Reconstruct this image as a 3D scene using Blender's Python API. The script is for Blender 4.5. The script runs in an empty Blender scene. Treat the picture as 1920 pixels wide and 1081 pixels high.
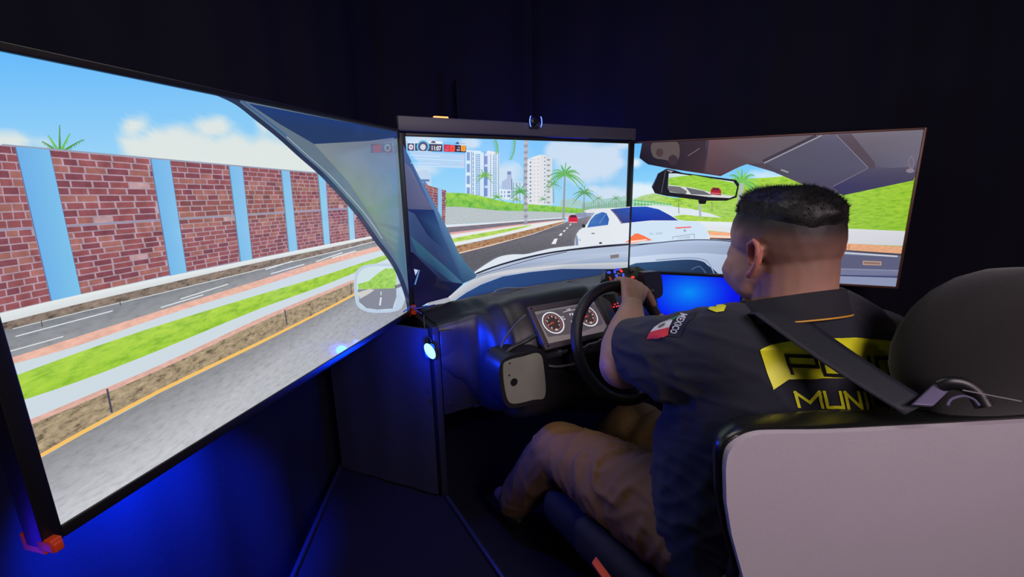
import bpy, bmesh, math, random
import numpy as np
from mathutils import Vector, Matrix, noise, geometry
from mathutils.bvhtree import BVHTree
random.seed(7); rng = np.random.default_rng(7)
SC = bpy.context.scene; COL = SC.collection
R_ = math.radians

# ------------------------------------------------------------ camera
FPX, YAW, PIT, ROL, CZ = 851.23, R_(30.64), R_(13.30), R_(-1.142), 1.25
cf = Vector((math.sin(YAW)*math.cos(PIT), math.cos(YAW)*math.cos(PIT), -math.sin(PIT)))
cr = Vector((math.cos(YAW), -math.sin(YAW), 0)); cu = cr.cross(cf)
cr, cu = cr*math.cos(ROL)+cu*math.sin(ROL), -cr*math.sin(ROL)+cu*math.cos(ROL)
CO = Vector((0, 0, CZ))
cam = bpy.data.cameras.new('camera'); camo = bpy.data.objects.new('camera', cam); COL.objects.link(camo)
cam.sensor_width = 36; cam.lens = 36*FPX/1920; cam.clip_start = .01
m = Matrix((cr, cu, -cf)).transposed().to_4x4(); m.translation = CO; camo.matrix_world = m
SC.camera = camo
# ------------------------------------------------------------ world, exposure
w = bpy.data.worlds.new('world'); SC.world = w; w.use_nodes = True
w.node_tree.nodes['Background'].inputs[0].default_value = (.10, .12, .2, 1)
w.node_tree.nodes['Background'].inputs[1].default_value = .02
SC.view_settings.view_transform = 'Standard'; SC.view_settings.look = 'None'
SC.view_settings.exposure = 0; SC.view_settings.gamma = 1; SC.view_settings.use_curve_mapping = False
# ------------------------------------------------------------ lights of the booth, and added fills
def lamp(name, kind, loc, color, power, size=.05, target=None, **k):
    d = bpy.data.lights.new(name, kind); d.color = color; d.energy = power
    if kind == 'AREA': d.size = size
    else: d.shadow_soft_size = size
    for a, b in k.items(): setattr(d, a, b)
    o = bpy.data.objects.new(name, d); COL.objects.link(o); o.location = loc
    if target: o.rotation_euler = (Vector(target)-Vector(loc)).to_track_quat('-Z', 'Y').to_euler()
    return o
lamp('entrance_light', 'AREA', (.35, -1.1, 1.95), (1, .82, .90), 27, .8, (.8, .3, .75))
lamp('entrance_warm_light', 'AREA', (2.1, -.9, 1.6), (1, .55, .62), 1.6, .5, (1.0, .1, .8))
lamp('left_screen_backlight', 'SPOT', (-.20, 1.04, .93), (0, .03, 1), 420, .02, (-.26, 1.14, .60), spot_size=R_(78), spot_blend=1)
lamp('cabin_light', 'AREA', (.35, .75, 2.05), (1, .95, .88), 3.6, .5, (.85, .7, .9))  # added fill that brightens the driver's arm, no fixture there
lamp('ceiling_blue_light', 'POINT', (1.0, 1.2, 2.0), (.03, .03, 1), 3.0, .1)  # added blue fill for the upper walls, no lamp hangs there
lamp('left_edge_backlight', 'POINT', (-.45, .72, .7), (.03, .01, 1), .7, .05)
lamp('top_backlight', 'POINT', (1.25, 1.62, 1.40), (.06, .05, 1), 5, .1)
lamp('right_backlight', 'POINT', (2.05, .95, 1.1), (.05, .05, 1), .25, .08)
lamp('under_right_backlight', 'POINT', (1.5, 1.5, .6), (.05, .05, 1), .5, .08)

# ------------------------------------------------------------ helpers
def lin(c):
    return tuple(((v/255)/12.92 if v/255 <= .04045 else ((v/255+.055)/1.055)**2.4) for v in c[:3])
def ray(px, py): return cf + cr*((px-960)/FPX) - cu*((py-540.5)/FPX)
def at(px, py, x=None, y=None, z=None, d=None):
    R = ray(px, py)
    t = d if d is not None else (x/R.x if x is not None else (y/R.y if y is not None else (z-CZ)/R.z))
    return CO + R*t
def on_plane(px, py, p0, n):
    R = ray(px, py); n = Vector(n); return CO + R*((Vector(p0)-CO).dot(n)/R.dot(n))
_m = {}
def mat(name, col, rough=.6, metal=0, emis=None, es=1, bump=0, bscale=200, spec=.5, var=0, vscale=20, coat=0, sheen=0):
    if name in _m: return _m[name]
    M = bpy.data.materials.new(name); M.use_nodes = True; nt = M.node_tree; b = nt.nodes['Principled BSDF']
    c = lin(col); b.inputs['Base Color'].default_value = (*c, 1)
    b.inputs['Roughness'].default_value = rough; b.inputs['Metallic'].default_value = metal
    b.inputs['Specular IOR Level'].default_value = spec; b.inputs['Coat Weight'].default_value = coat
    b.inputs['Sheen Weight'].default_value = sheen
    tc = nt.nodes.new('ShaderNodeTexCoord')
    if emis: b.inputs['Emission Color'].default_value = (*lin(emis), 1); b.inputs['Emission Strength'].default_value = es
    n = nt.nodes.new('ShaderNodeTexNoise'); n.inputs['Scale'].default_value = vscale; n.inputs['Detail'].default_value = 4
    nt.links.new(tc.outputs['Object'], n.inputs['Vector'])
    mx = nt.nodes.new('ShaderNodeMix'); mx.data_type = 'RGBA'
    mx.inputs['A'].default_value = (*[v*(1-var) for v in c], 1); mx.inputs['B'].default_value = (*[min(1, v*(1+var)) for v in c], 1)
    nt.links.new(n.outputs['Fac'], mx.inputs['Factor']); nt.links.new(mx.outputs['Result'], b.inputs['Base Color'])
    if bump:
        n2 = nt.nodes.new('ShaderNodeTexNoise'); n2.inputs['Scale'].default_value = bscale; n2.inputs['Detail'].default_value = 3
        nt.links.new(tc.outputs['Object'], n2.inputs['Vector'])
        bp = nt.nodes.new('ShaderNodeBump'); bp.inputs['Strength'].default_value = bump; bp.inputs['Distance'].default_value = .002
        nt.links.new(n2.outputs['Fac'], bp.inputs['Height']); nt.links.new(bp.outputs['Normal'], b.inputs['Normal'])
    _m[name] = M; return M
def link(name, me, mats, parent=None):
    o = bpy.data.objects.new(name, me); COL.objects.link(o)
    for k in (mats if isinstance(mats, (list, tuple)) else [mats]): me.materials.append(k)
    if parent: o.parent = parent
    return o
def tag(o, label=None, cat=None, group=None, kind=None):
    for k, v in (('label', label), ('category', cat), ('group', group), ('kind', kind)):
        if v: o[k] = v
    return o
def empty(name, loc, label, cat, group=None):
    o = bpy.data.objects.new(name, None); COL.objects.link(o); o.location = loc; o.empty_display_size = .02
    return tag(o, label, cat, group)
class MB:
    """collects boxes, tubes, prisms in world coordinates; build() links them as one mesh"""
    def __init__(s): s.bm = bmesh.new()
    def faces(s, vs, fs, mi=0):
        v = [s.bm.verts.new(p) for p in vs]
        for f in fs:
            try: s.bm.faces.new([v[i] for i in f]).material_index = mi
            except ValueError: pass
        return v
    def box(s, c, X, Y, Z, mi=0, bev=0):
        """centre c, half-extent vectors X,Y,Z"""
        c, X, Y, Z = map(Vector, (c, X, Y, Z))
        vs = [c+X*a+Y*b+Z*d for a in (-1, 1) for b in (-1, 1) for d in (-1, 1)]
        fs = [(0, 1, 3, 2), (4, 6, 7, 5), (0, 4, 5, 1), (2, 3, 7, 6), (0, 2, 6, 4), (1, 5, 7, 3)]
        v = s.faces(vs, fs, mi)
        if bev:
            es = list({e for q in v for e in q.link_edges})
            bmesh.ops.bevel(s.bm, geom=es, offset=bev, segments=3, affect='EDGES', profile=.5)
        return s
    def tube(s, pts, rad, n=12, mi=0, cap=True, closed=False, flat=None, up=None):
        pts = [Vector(p) for p in pts]; N = len(pts)
        rad = rad if isinstance(rad, (list, tuple)) else [rad]*N
        rings = []; prev = None
        for i, p in enumerate(pts):
            a = pts[(i-1) % N] if (closed or i > 0) else p; b = pts[(i+1) % N] if (closed or i < N-1) else p
            t = (b-a).normalized()
            if prev is None:
                u = (Vector(up) if up else (Vector((0, 0, 1)) if abs(t.z) < .9 else Vector((1, 0, 0))))
            else: u = prev
            u = (u - t*u.dot(t)).normalized(); v = t.cross(u); prev = u
            fl = flat or 1
            rings.append([s.bm.verts.new(p + u*math.cos(k*2*math.pi/n)*rad[i]*fl + v*math.sin(k*2*math.pi/n)*rad[i]) for k in range(n)])
        L = N if closed else N-1
        for i in range(L):
            A, B = rings[i], rings[(i+1) % N]
            for k in range(n):
                s.bm.faces.new((A[k], A[(k+1) % n], B[(k+1) % n], B[k])).material_index = mi
        if cap and not closed:
            for rr in (rings[0][::-1], rings[-1]): s.bm.faces.new(rr).material_index = mi
        return s
    def prism(s, outline, ext, mi=0, bev=0):
        """flat outline (3D points) extruded by vector ext"""
        e = Vector(ext); a = [s.bm.verts.new(Vector(p)) for p in outline]; b = [s.bm.verts.new(Vector(p)+e) for p in outline]
        fs = [s.bm.faces.new(a), s.bm.faces.new(b[::-1])]
        for i in range(len(a)):
            j = (i+1) % len(a); fs.append(s.bm.faces.new((a[j], a[i], b[i], b[j])))
        for f in fs: f.material_index = mi
        if bev:
            es = [x for x in fs[1].edges]
            bmesh.ops.bevel(s.bm, geom=es, offset=bev, segments=3, affect='EDGES', profile=.5)
        return s
    def loft(s, rings, mi=0, close=True, cap=True):
        vs = [[s.bm.verts.new(Vector(p)) for p in r] for r in rings]
        for A, B in zip(vs, vs[1:]):
            n = len(A)
            for k in range(n if close else n-1):
                s.bm.faces.new((A[k], A[(k+1) % n], B[(k+1) % n], B[k])).material_index = mi
        if cap and close:
            s.bm.faces.new(vs[0][::-1]); s.bm.faces.new(vs[-1])
        return s
    def sphere(s, c, r, mi=0, seg=16, M=None):
        g = bmesh.ops.create_uvsphere(s.bm, u_segments=seg, v_segments=seg//2, radius=1)
        c = Vector(c)
        for v in g['verts']:
            p = Vector((v.co.x*r[0], v.co.y*r[1], v.co.z*r[2])) if not isinstance(r, (int, float)) else v.co*r
            v.co = (M @ p if M else p) + c
            for f in v.link_faces: f.material_index = mi
        return s
    def build(s, name, mats, parent=None, smooth=30, sub=0):
        bmesh.ops.recalc_face_normals(s.bm, faces=s.bm.faces)
        me = bpy.data.meshes.new(name); s.bm.to_mesh(me); s.bm.free()
        o = link(name, me, mats, None)
        if smooth:
            for p in me.polygons: p.use_smooth = True
            me.set_sharp_from_angle(angle=R_(smooth))
        if sub:
            md = o.modifiers.new('subdivision', 'SUBSURF'); md.levels = md.render_levels = sub
        if parent: attach(o, parent)
        return o
def attach(o, parent):
    """keep world coordinates of the mesh, store them relative to the parent's location"""
    o.parent = parent; p = parent; off = Vector((0, 0, 0))
    while p: off += p.location; p = p.parent
    o.data.transform(Matrix.Translation(-off))
    return o
def crom(pts, n=6, closed=False):
    P = [Vector(p) if len(p) == 3 else Vector((p[0], p[1], 0)) for p in pts]; N = len(P); out = []
    for i in range(N if closed else N-1):
        a, b, c, d = (P[(i+k) % N] if closed else P[min(max(i+k, 0), N-1)] for k in (-1, 0, 1, 2))
        for j in range(n):
            t = j/n; out.append(.5*((2*b)+(-a+c)*t+(2*a-5*b+4*c-d)*t*t+(-a+3*b-3*c+d)*t**3))
    if not closed: out.append(P[-1])
    return out
def c2(pts, n=5, closed=False): return [(v.x, v.y) for v in crom(pts, n, closed)]
FONT = {}
def text2d(s, bold=0):
    """triangles of a text in its own plane, height about 1"""
    cu_ = bpy.data.curves.new('t', 'FONT'); cu_.body = s; cu_.size = 1.4; cu_.offset = bold; cu_.resolution_u = 3
    o = bpy.data.objects.new('t', cu_); COL.objects.link(o)
    dg = bpy.context.evaluated_depsgraph_get(); me = bpy.data.meshes.new_from_object(o.evaluated_get(dg))
    me.calc_loop_triangles(); V = [(v.co.x, v.co.y) for v in me.vertices]; T = [tuple(t.vertices) for t in me.loop_triangles]
    bpy.data.objects.remove(o); bpy.data.meshes.remove(me); bpy.data.curves.remove(cu_)
    xs = [v[0] for v in V]; ys = [v[1] for v in V]
    return V, T, (min(xs), max(xs), min(ys), max(ys))
# ------------------------------------------------------------ room shell
black_cloth = mat('black_cloth', (22, 22, 32), .95, bump=.25, bscale=60, var=.25, vscale=3, spec=.15)
dark_ceiling = mat('dark_ceiling', (27, 27, 32), .9, var=.2, vscale=2, spec=.2)
dark_floor = mat('dark_carpet', (34, 34, 40), .95, bump=.4, bscale=500, var=.2, vscale=30, spec=.1)
black_plastic = mat('black_plastic', (20, 20, 22), .38, bump=.05, bscale=900)
black_metal = mat('black_metal', (18, 18, 20), .35, spec=.5)
PL = [(-1.3, -1.4), (-1.3, .095), (.557, 2.0), (1.324, 2.0), (2.728, .1), (2.728, -1.4)]
HZ = 2.15
names = ['wall_left', 'wall_left_front', 'wall_front', 'wall_right_front', 'wall_right', 'wall_back']
for i, nm in enumerate(names):
    a, b = PL[i], PL[(i+1) % 6]; A, B = Vector((*a, 0)), Vector((*b, 0)); d = (B-A); L = d.length; d.normalize()
    nrm = Vector((d.y, -d.x, 0)); n = max(8, int(L/.035)); out = MB(); inn = []; outr = []
    for k in range(n+1):
        t = k/n; fold = .012*math.sin(t*L*14)+.008*math.sin(t*L*31+1) if nm != 'wall_back' else 0
        if k in (0, n): fold = 0
        p = A+d*(L*t); inn.append(p+nrm*fold); outr.append(p-nrm*.05)
    ring0 = inn+outr[::-1]
    out.loft([ring0, [p+Vector((0, 0, HZ)) for p in ring0]])
    tag(out.build(nm, black_cloth), kind='structure')
def slab(nm, z0, z1, m_, pts):
    b = MB(); b.prism([(x, y, z0) for x, y in pts], (0, 0, z1-z0)); return tag(b.build(nm, m_), kind='structure')
big = [(-1.36, -1.46), (-1.36, .12), (.53, 2.06), (1.35, 2.06), (2.79, .12), (2.79, -1.46)]
slab('floor', -.06, -.001, dark_floor, big); slab('ceiling', HZ+.001, HZ+.06, dark_ceiling, big)
# cloth-covered rails of the ceiling frame (the two faint ridges meeting top right)
def rail(nm, a, b, w_, h, label):
    a, b = Vector(a), Vector(b); d = (b-a).normalized(); s_ = d.cross(Vector((0, 0, 1)))
    q = MB(); q.box((a+b)/2, (b-a)/2, s_*w_/2, Vector((0, 0, h/2)), bev=.006); return tag(q.build(nm, dark_ceiling), kind='structure')
c0 = at(1500, 72, z=2.12); rail('trim_1', at(1000, -16, z=2.12), c0, .05, .05, ''); rail('trim_2', c0, at(1860, -2, z=2.12), .05, .05, '')
seam = mat('cloth_seam', (60, 60, 72), .8)
for i, x in enumerate((858, 1092)):
    a, b = at(x, 150, y=1.96), at(x, 255, y=1.96)
    q = MB(); q.box((a+b)/2, (.008, 0, 0), (0, .012, 0), (0, 0, (a.z-b.z)/2), bev=.003); tag(q.build('trim_%d' % (i+3), black_cloth), kind='structure')

# ------------------------------------------------------------ screens
_sm = {}
def smat(kind):
    if kind in _sm: return _sm[kind]
    M = bpy.data.materials.new('screen_'+kind); M.use_nodes = True; nt = M.node_tree; N = nt.nodes; Lk = nt.links
    b = N['Principled BSDF']; b.inputs['Base Color'].default_value = (.01, .01, .012, 1); b.inputs['Roughness'].default_value = .09
    b.inputs['Specular IOR Level'].default_value = .35
    a = N.new('ShaderNodeAttribute'); a.attribute_name = 'Col'; col = a.outputs['Color']
    uv = N.new('ShaderNodeUVMap'); uv.uv_map = 'UVMap'
    def noise_(scale, sx=1, sy=1, rot=0, det=3, rough=.6):
        mp = N.new('ShaderNodeMapping'); mp.inputs['Scale'].default_value = (sx, sy, 1); mp.inputs['Rotation'].default_value = (0, 0, rot)
        n = N.new('ShaderNodeTexNoise'); n.inputs['Scale'].default_value = scale; n.inputs['Detail'].default_value = det; n.inputs['Roughness'].default_value = rough
        Lk.new(uv.outputs[0], mp.inputs[0]); Lk.new(mp.outputs[0], n.inputs['Vector']); return n.outputs['Fac']
    def ramp(f, stops):
        r = N.new('ShaderNodeValToRGB'); e = r.color_ramp.elements
        while len(e) < len(stops): e.new(.5)
        for x, (p, c) in zip(e, stops): x.position = p; x.color = (*c, 1)
        Lk.new(f, r.inputs[0]); return r.outputs[0]
    def mul(A, B):
        x = N.new('ShaderNodeMix'); x.data_type = 'RGBA'; x.blend_type = 'MULTIPLY'; x.inputs['Factor'].default_value = 1
        Lk.new(A, x.inputs['A']); Lk.new(B, x.inputs['B']); return x.outputs['Result']
    g = lambda v: (v, v, v)
    if kind == 'grass':
        col = mul(col, ramp(noise_(70, .5, 1.6, R_(20), 4, .7), [(.3, (.55, .68, .5)), (.5, g(1)), (.72, (1.35, 1.15, 1.2))]))
    if kind == 'hedge':
        col = mul(col, ramp(noise_(45, 1, 1.4, R_(-30)), [(.32, (.45, .75, .6)), (.5, g(1)), (.68, (1.3, 1.1, .8))]))
    if kind == 'stone':
        col = mul(col, ramp(noise_(110, .6, 1.2, R_(20), 3, .75), [(.33, g(.3)), (.46, g(.85)), (.6, g(1.15)), (.75, g(1.5))]))
    if kind == 'wallstone':
        col = mul(col, ramp(noise_(380, 1, 1, 0, 2), [(.35, g(.72)), (.6, g(1.12))]))
    if kind == 'asphalt':
        col = mul(col, ramp(noise_(150, .35, 1, R_(25), 3, .7), [(.3, g(.8)), (.45, g(.98)), (.7, g(1.12))]))
    if kind == 'brick':
        col = mul(col, ramp(noise_(60, 1, 1, 0, 3), [(.3, g(.8)), (.7, g(1.25))]))
    if kind == 'pink':
        col = mul(col, ramp(noise_(160, .5, 1, R_(20)), [(.35, g(.88)), (.65, g(1.1))]))
    Lk.new(col, b.inputs['Emission Color']); b.inputs['Emission Strength'].default_value = 1
    _sm[kind] = M; return M
KINDS = ['plain', 'grass', 'hedge', 'stone', 'wallstone', 'asphalt', 'brick', 'pink']
class Screen:
    def __init__(s, TL, dirx, W, H, up=Vector((0, 0, 1))):
        s.TL = Vector(TL); s.dx = Vector(dirx).normalized(); s.dz = -Vector(up).normalized(); s.W, s.H = W, H
        s.n = s.dz.cross(s.dx).normalized()       # towards the viewer
        if s.n.dot(CO-s.TL) < 0: s.n = -s.n
        s.V, s.F, s.C, s.K, s.UV = [], [], [], [], []; s.lay = 0; s.step = 4e-5
    def uv(s, px, py):
        p = on_plane(px, py, s.TL, s.n)-s.TL; return (p.dot(s.dx), p.dot(s.dz))
    def world(s, u, v, lift=0): return s.TL+s.dx*u+s.dz*v+s.n*lift
    def raw(s, U, cols, kind='plain', tris=None):
        """U: (u,v) list; cols list of linear rgb"""
        s.lay += 1; U = list(U); n = len(U)
        if tris is None:
            # clip to the panel
            P = [(u, v, *c) for (u, v), c in zip(U, cols)]
            for ax, lim, sg in ((0, 0, 1), (0, s.W, -1), (1, 0, 1), (1, s.H, -1)):
                out = []
                for i in range(len(P)):
                    a, b = P[i-1], P[i]; da, db = (a[ax]-lim)*sg, (b[ax]-lim)*sg
                    if (da >= 0) != (db >= 0):
                        t = da/(da-db); out.append(tuple(x+(y-x)*t for x, y in zip(a, b)))
                    if db >= 0: out.append(b)
                P = out
                if len(P) < 3: return
            U = [p[:2] for p in P]; cols = [p[2:] for p in P]
            tris = geometry.tessellate_polygon([[Vector((u, v, 0)) for u, v in U]])
        b = len(s.V); s.V += [s.world(u, v, s.lay*s.step) for u, v in U]; s.C += [tuple(c) for c in cols]; s.UV += U
        s.F += [tuple(b+i for i in t) for t in tris]; s.K += [KINDS.index(kind)]*len(tris)
    def poly(s, pts, col, kind='plain', sm=0):
        if sm: pts = c2(pts, sm, True)
        multi = isinstance(col[0], (tuple, list))
        if multi and sm:
            k = len(col); cc = []
            for i in range(k):
                a, b = lin(col[i]), lin(col[(i+1) % k]); cc += [tuple(x+(y-x)*j/sm for x, y in zip(a, b)) for j in range(sm)]
        elif multi: cc = [lin(c) for c in col]
        else: cc = [lin(col)]*len(pts)
        s.raw([s.uv(*p) for p in pts], cc, kind)
    def band(s, top, bot, col, kind='plain', n=4, col2=None):
        """strip between two curves with the same number of control points"""
        a, b = c2(top, n), c2(bot, n); c1 = lin(col); cb = lin(col2 or col)
        U = [s.uv(*p) for p in a]+[s.uv(*p) for p in b[::-1]]
        s.raw(U, [c1]*len(a)+[cb]*len(b), kind)
    def line(s, pts, w_, col, kind='plain', sm=5):
        P = c2(pts, sm) if sm and len(pts) > 2 else pts; n = len(P); L, Rr = [], []
        ws = w_ if isinstance(w_, (tuple, list)) else (w_, w_)
        for i, p in enumerate(P):
            a, b = P[max(i-1, 0)], P[min(i+1, n-1)]; dx, dy = b[0]-a[0], b[1]-a[1]; l = math.hypot(dx, dy) or 1
            h = (ws[0]+(ws[1]-ws[0])*i/(n-1))/2; L.append((p[0]-dy/l*h, p[1]+dx/l*h)); Rr.append((p[0]+dy/l*h, p[1]-dx/l*h))
        s.poly(L+Rr[::-1], col, kind)
    def disc(s, cx, cy, rx, ry, col, n=20, r0=0):
        P = [(cx+rx*math.cos(2*math.pi*i/n), cy+ry*math.sin(2*math.pi*i/n)) for i in range(n)]
        if not r0: return s.poly(P, col)
        Q = [(cx+rx*r0*math.cos(2*math.pi*i/n), cy+ry*r0*math.sin(2*math.pi*i/n)) for i in range(n)]
        for i in range(n): s.poly([P[i], P[(i+1) % n], Q[(i+1) % n], Q[i]], col); s.lay -= 1
        s.lay += 1
    def grid(s, nx, ny, fn, kind='plain'):
        U = [(s.W*i/nx, s.H*j/ny) for j in range(ny+1) for i in range(nx+1)]
        C = []
        for u, v in U:
            p = s.world(u, v)-CO; z = p.dot(cf)
            C.append(lin(fn(960+FPX*p.dot(cr)/z, 540.5-FPX*p.dot(cu)/z)))
        T = []
        for j in range(ny):
            for i in range(nx):
                a = j*(nx+1)+i; T += [(a, a+1, a+nx+2), (a, a+nx+2, a+nx+1)]
        s.raw(U, C, kind, T)
    def text(s, txt, quad, col, bold=0):
        """quad: photo corners TL,TR,BR,BL of the line of writing"""
        V, T, (x0, x1, y0, y1) = text2d(txt, bold); tl, tr, br, bl = [Vector(s.uv(*p)) for p in quad]; U = []
        for x, y in V:
            a, b = (x-x0)/(x1-x0), (y-y0)/(y1-y0); t = tl+(tr-tl)*a; o = bl+(br-bl)*a; q = o+(t-o)*b; U.append((q.x, q.y))
        s.raw(U, [lin(col)]*len(U), 'plain', T)
    def palm(s, x, y, size, col, trunk=None, n=11, droop=.55, seed=0, dark=None):
        r = random.Random(seed)
        if trunk: s.line([(x, y), trunk], (max(1, size*.09), max(1.2, size*.13)), (150, 160, 165), sm=0)
        for i in range(n):
            a = math.pi*(1.08-1.16*i/(n-1))+r.uniform(-.08, .08); L = size*r.uniform(.8, 1.1)
            pts = []
            for j in range(6):
                t = j/5; pts.append((x+math.cos(a)*L*t, y-math.sin(a)*L*t+droop*L*t*t*(.4+.6*abs(math.cos(a)))))
            c = col if i % 2 else (dark or tuple(int(v*.8) for v in col))
            s.line(pts, (size*.11, size*.02), c)
            for j in range(1, 6):
                for t in (.0, .5):
                    k = min(j+t, 4.99); q0 = pts[int(k)]; q1 = pts[min(int(k)+1, 5)]; f = k-int(k); bx, by = q0[0]+(q1[0]-q0[0])*f, q0[1]+(q1[1]-q0[1])*f
                    ll = size*.26*(1-k/7)
                    s.poly([(bx-size*.02, by), (bx+size*.03, by), (bx+r.uniform(-.3, .3)*ll+math.cos(a)*ll*.35, by+ll)], c); s.lay -= 1
    def build(s, parent):
        me = bpy.data.meshes.new('display'); me.from_pydata(s.V, [], s.F)
        ca = me.color_attributes.new('Col', 'FLOAT_COLOR', 'POINT'); ca.data.foreach_set('color', np.array([(*c, 1) for c in s.C], 'f').ravel())
        uvl = me.uv_layers.new(name='UVMap'); idx = np.empty(len(me.loops), 'i'); me.loops.foreach_get('vertex_index', idx)
        uvl.data.foreach_set('uv', np.array(s.UV, 'f')[idx].ravel())
        o = link('display', me, [smat(k) for k in KINDS]); me.polygons.foreach_set('material_index', s.K); me.update()
        return attach(o, parent)
def fbm(x, y, o=4):
    return noise.fractal(Vector((x, y, 3.3)), 1.0, 2.0, o)
def mixc(a, b, t): t = min(1, max(0, t)); return tuple(x+(y-x)*t for x, y in zip(a, b))
def cloudf(puffs, amp=.6, sc=.02):
    def f(px, py):
        q = 0
        for cx, cy, rx, ry, st in puffs:
            d = math.hypot((px-cx)/rx, (py-cy)/ry); q = max(q, (1-d)*st)
        if q <= 0: return 0
        q += amp*fbm(px*sc, py*sc)*.5 if q > 0 else 0
        return min(1, max(0, q*2.4))
    return f
frame_m = mat('screen_frame', (16, 15, 18), .42)
warm_frame_m = mat('bronze_frame', (96, 62, 50), .4, metal=.3)  # brown of warm light painted into the frame colour
back_m = mat('screen_back', (14, 14, 16), .7)
orange_m = mat('orange_plastic', (205, 62, 22), .45)
def television(TL, dirx, W, H, label, frame_mat, bz=(.012, .012, .016, .012), il=0, ir=0):
    S = Screen(TL, dirx, W, H)
    base = S.world(W/2, H+.02); t = empty('television', base, label, 'television', 'large wall screens of the driving simulator')
    l, r, b, tp = bz; f = MB(); D = .03; lift = .006
    def bar(u0, v0, u1, v1):
        c = S.world((u0+u1)/2, (v0+v1)/2, lift-D/2); f.box(c, S.dx*(u1-u0)/2, S.dz*(v1-v0)/2, S.n*D/2, bev=.0015)
    bar(-l, -tp, il, H+b); bar(W-ir, -tp, W+r, H+b); bar(il, -tp, W-ir, 0); bar(il, H, W-ir, H+b)
    f.build('frame', frame_mat, t)
    k = MB(); k.box(S.world(W/2, H/2, -D-.004), S.dx*(W/2-.01), S.dz*(H/2-.01), S.n*.015, bev=.006); k.build('back_cover', back_m, t)
    return S, t
s86 = .86
def brickpanel(S, q, rows, cols, seed=0, mortar=(172, 150, 164)):
    """one brick field drawn between corner points TL,TR,BR,BL of the picture"""
    r = random.Random(seed); tl, tr, br, bl = [Vector((*p, 0)) for p in q]
    S.poly([tuple(p[:2]) for p in (tl, tr, br, bl)], mortar, 'brick')
    def P(a, b): t = tl+(tr-tl)*a; o = bl+(br-bl)*a; v = t+(o-t)*b; return (v.x, v.y)
    for i in range(rows):
        off = -.5*(i % 2)+r.uniform(-.1, .1); x = off
        while x < cols:
            w_ = r.uniform(.75, 1.2); a0, a1 = max(0, x/cols), min(1, (x+w_)/cols-.02); x += w_
            if a1-a0 < .02: continue
            k = r.random(); c = (146, 84, 88) if k < .5 else ((128, 72, 82) if k < .8 else (160, 104, 98))
            if r.random() < .012: c = (186, 152, 156)
            h = .09; S.poly([P(a0, (i+h)/rows), P(a1, (i+h)/rows), P(a1, (i+1-h)/rows), P(a0, (i+1-h)/rows)], c, 'brick'); S.lay -= 1
    S.lay += 1

# ---- left television
SL, tvL = television((-.236, .685, 1.394), Vector((.698, .716, 0)), .952, .536,
    'large screen on the left showing a brick wall with pale blue columns beside a road', frame_m, (.020, .010, .016, .010), 0, .006)
cl = cloudf([(330, 275, 120, 48, 1), (450, 300, 130, 70, 1.1), (560, 335, 120, 70, 1.1), (255, 235, 40, 28, .7), (400, 240, 55, 26, .7), (10, 268, 95, 24, .9), (500, 230, 45, 40, .5)])
def skyL(px, py):
    t = (py-100)/240; c = mixc((104, 186, 250), (164, 216, 246), t); c = mixc(c, (140, 205, 240), (px-300)/900)
    return mixc(c, (228, 232, 226), cl(px, py)*.92)
SL.grid(150, 84, skyL)
SL.palm(112, 288, 52, (110, 190, 90), None, 9, .1, 3)
SL.palm(628, 335, 22, (120, 200, 110), None, 7, .2, 5)
topL = lambda x: 272+.0965*x-.00002*x*x+ (0 if x < 450 else (x-450)*.02)
midL = lambda x: 431-.062*x; 
botL = lambda x: 586-.236*x+.000045*x*x
colsL = [((27, 90), (95, 150)), ((281, 316), (318, 348)), ((428, 452), (450, 471)), ((526, 541), (541, 556)), ((595, 608), (607, 617)), ((647, 657), (655, 664)), ((694, 701), (697, 703)), ((728, 733), (729, 734))]
SL.poly([(-75, topL(-75)), (300, topL(300)), (745, topL(745)), (745, botL(745)), (300, botL(300)), (-75, botL(-75))], (150, 146, 172))
pt, pb = -75, -60; seed = 0
for (t0, t1), (b0, b1) in colsL:
    mt, mb = pt+(pb-pt)*.5, t0+(b0-t0)*.5; w_ = t0-pt; nc = 5 if w_ > 120 else 4.5
    brickpanel(SL, [(pt, topL(pt)), (t0, topL(t0)), (mb, midL(mb)-1.5), (mt, midL(mt)-1.5)], 10, nc, seed)
    brickpanel(SL, [(mt, midL(mt)+1.5), (mb, midL(mb)+1.5), (b0, botL(b0)), (pb, botL(pb))], 11, nc, seed+50); seed += 1
    pt, pb = t1, b1
for i, ((t0, t1), (b0, b1)) in enumerate(colsL):
    g = i*6; SL.poly([(t0-2, topL(t0)), (t1+1, topL(t1)), (b1+1, botL(b1)+1), (b0-2, botL(b0)+1)], (96+g, 116+g, 160))
    SL.poly([(t0, topL(t0)), (t1, topL(t1)), (b1, botL(b1)+1), (b0, botL(b0)+1)], [(110+g, 176+g, 232), (124+g, 190, 236), (124+g, 194, 232), (112+g, 178+g, 232)])
SL.line([(0, topL(0)-1), (300, topL(300)-1), (640, topL(640)-1)], 2.5, (150, 160, 180))
X = [-60, 20, 150, 300, 480, 611, 760]
def bandL(t, b, col, kind, col2=None): SL.band(list(zip(X, t)), list(zip(X, b)), col, kind, 4, col2)
e = [600, 581, 551, 520, 484, 458, 430]; s1 = [620, 600, 568, 533, 492, 465, 433]; st = [640, 615, 583, 548, 505, 474, 437]
rd = [690, 669, 628, 581, 526, 486, 448]; pk = [704, 682, 645, 593, 538, 497, 456]; sw = [728, 705, 658, 608, 553, 514, 464]
gr = [777, 755, 712, 654, 580, 532, 470]; sb = [838, 800, 745, 682, 598, 544, 484]; p2 = [848, 810, 755, 691, 606, 550, 489]
sn = [923, 879, 806, 727, 641, 576, 498]; yl = [932, 887, 814, 734, 647, 581, 502]
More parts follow.
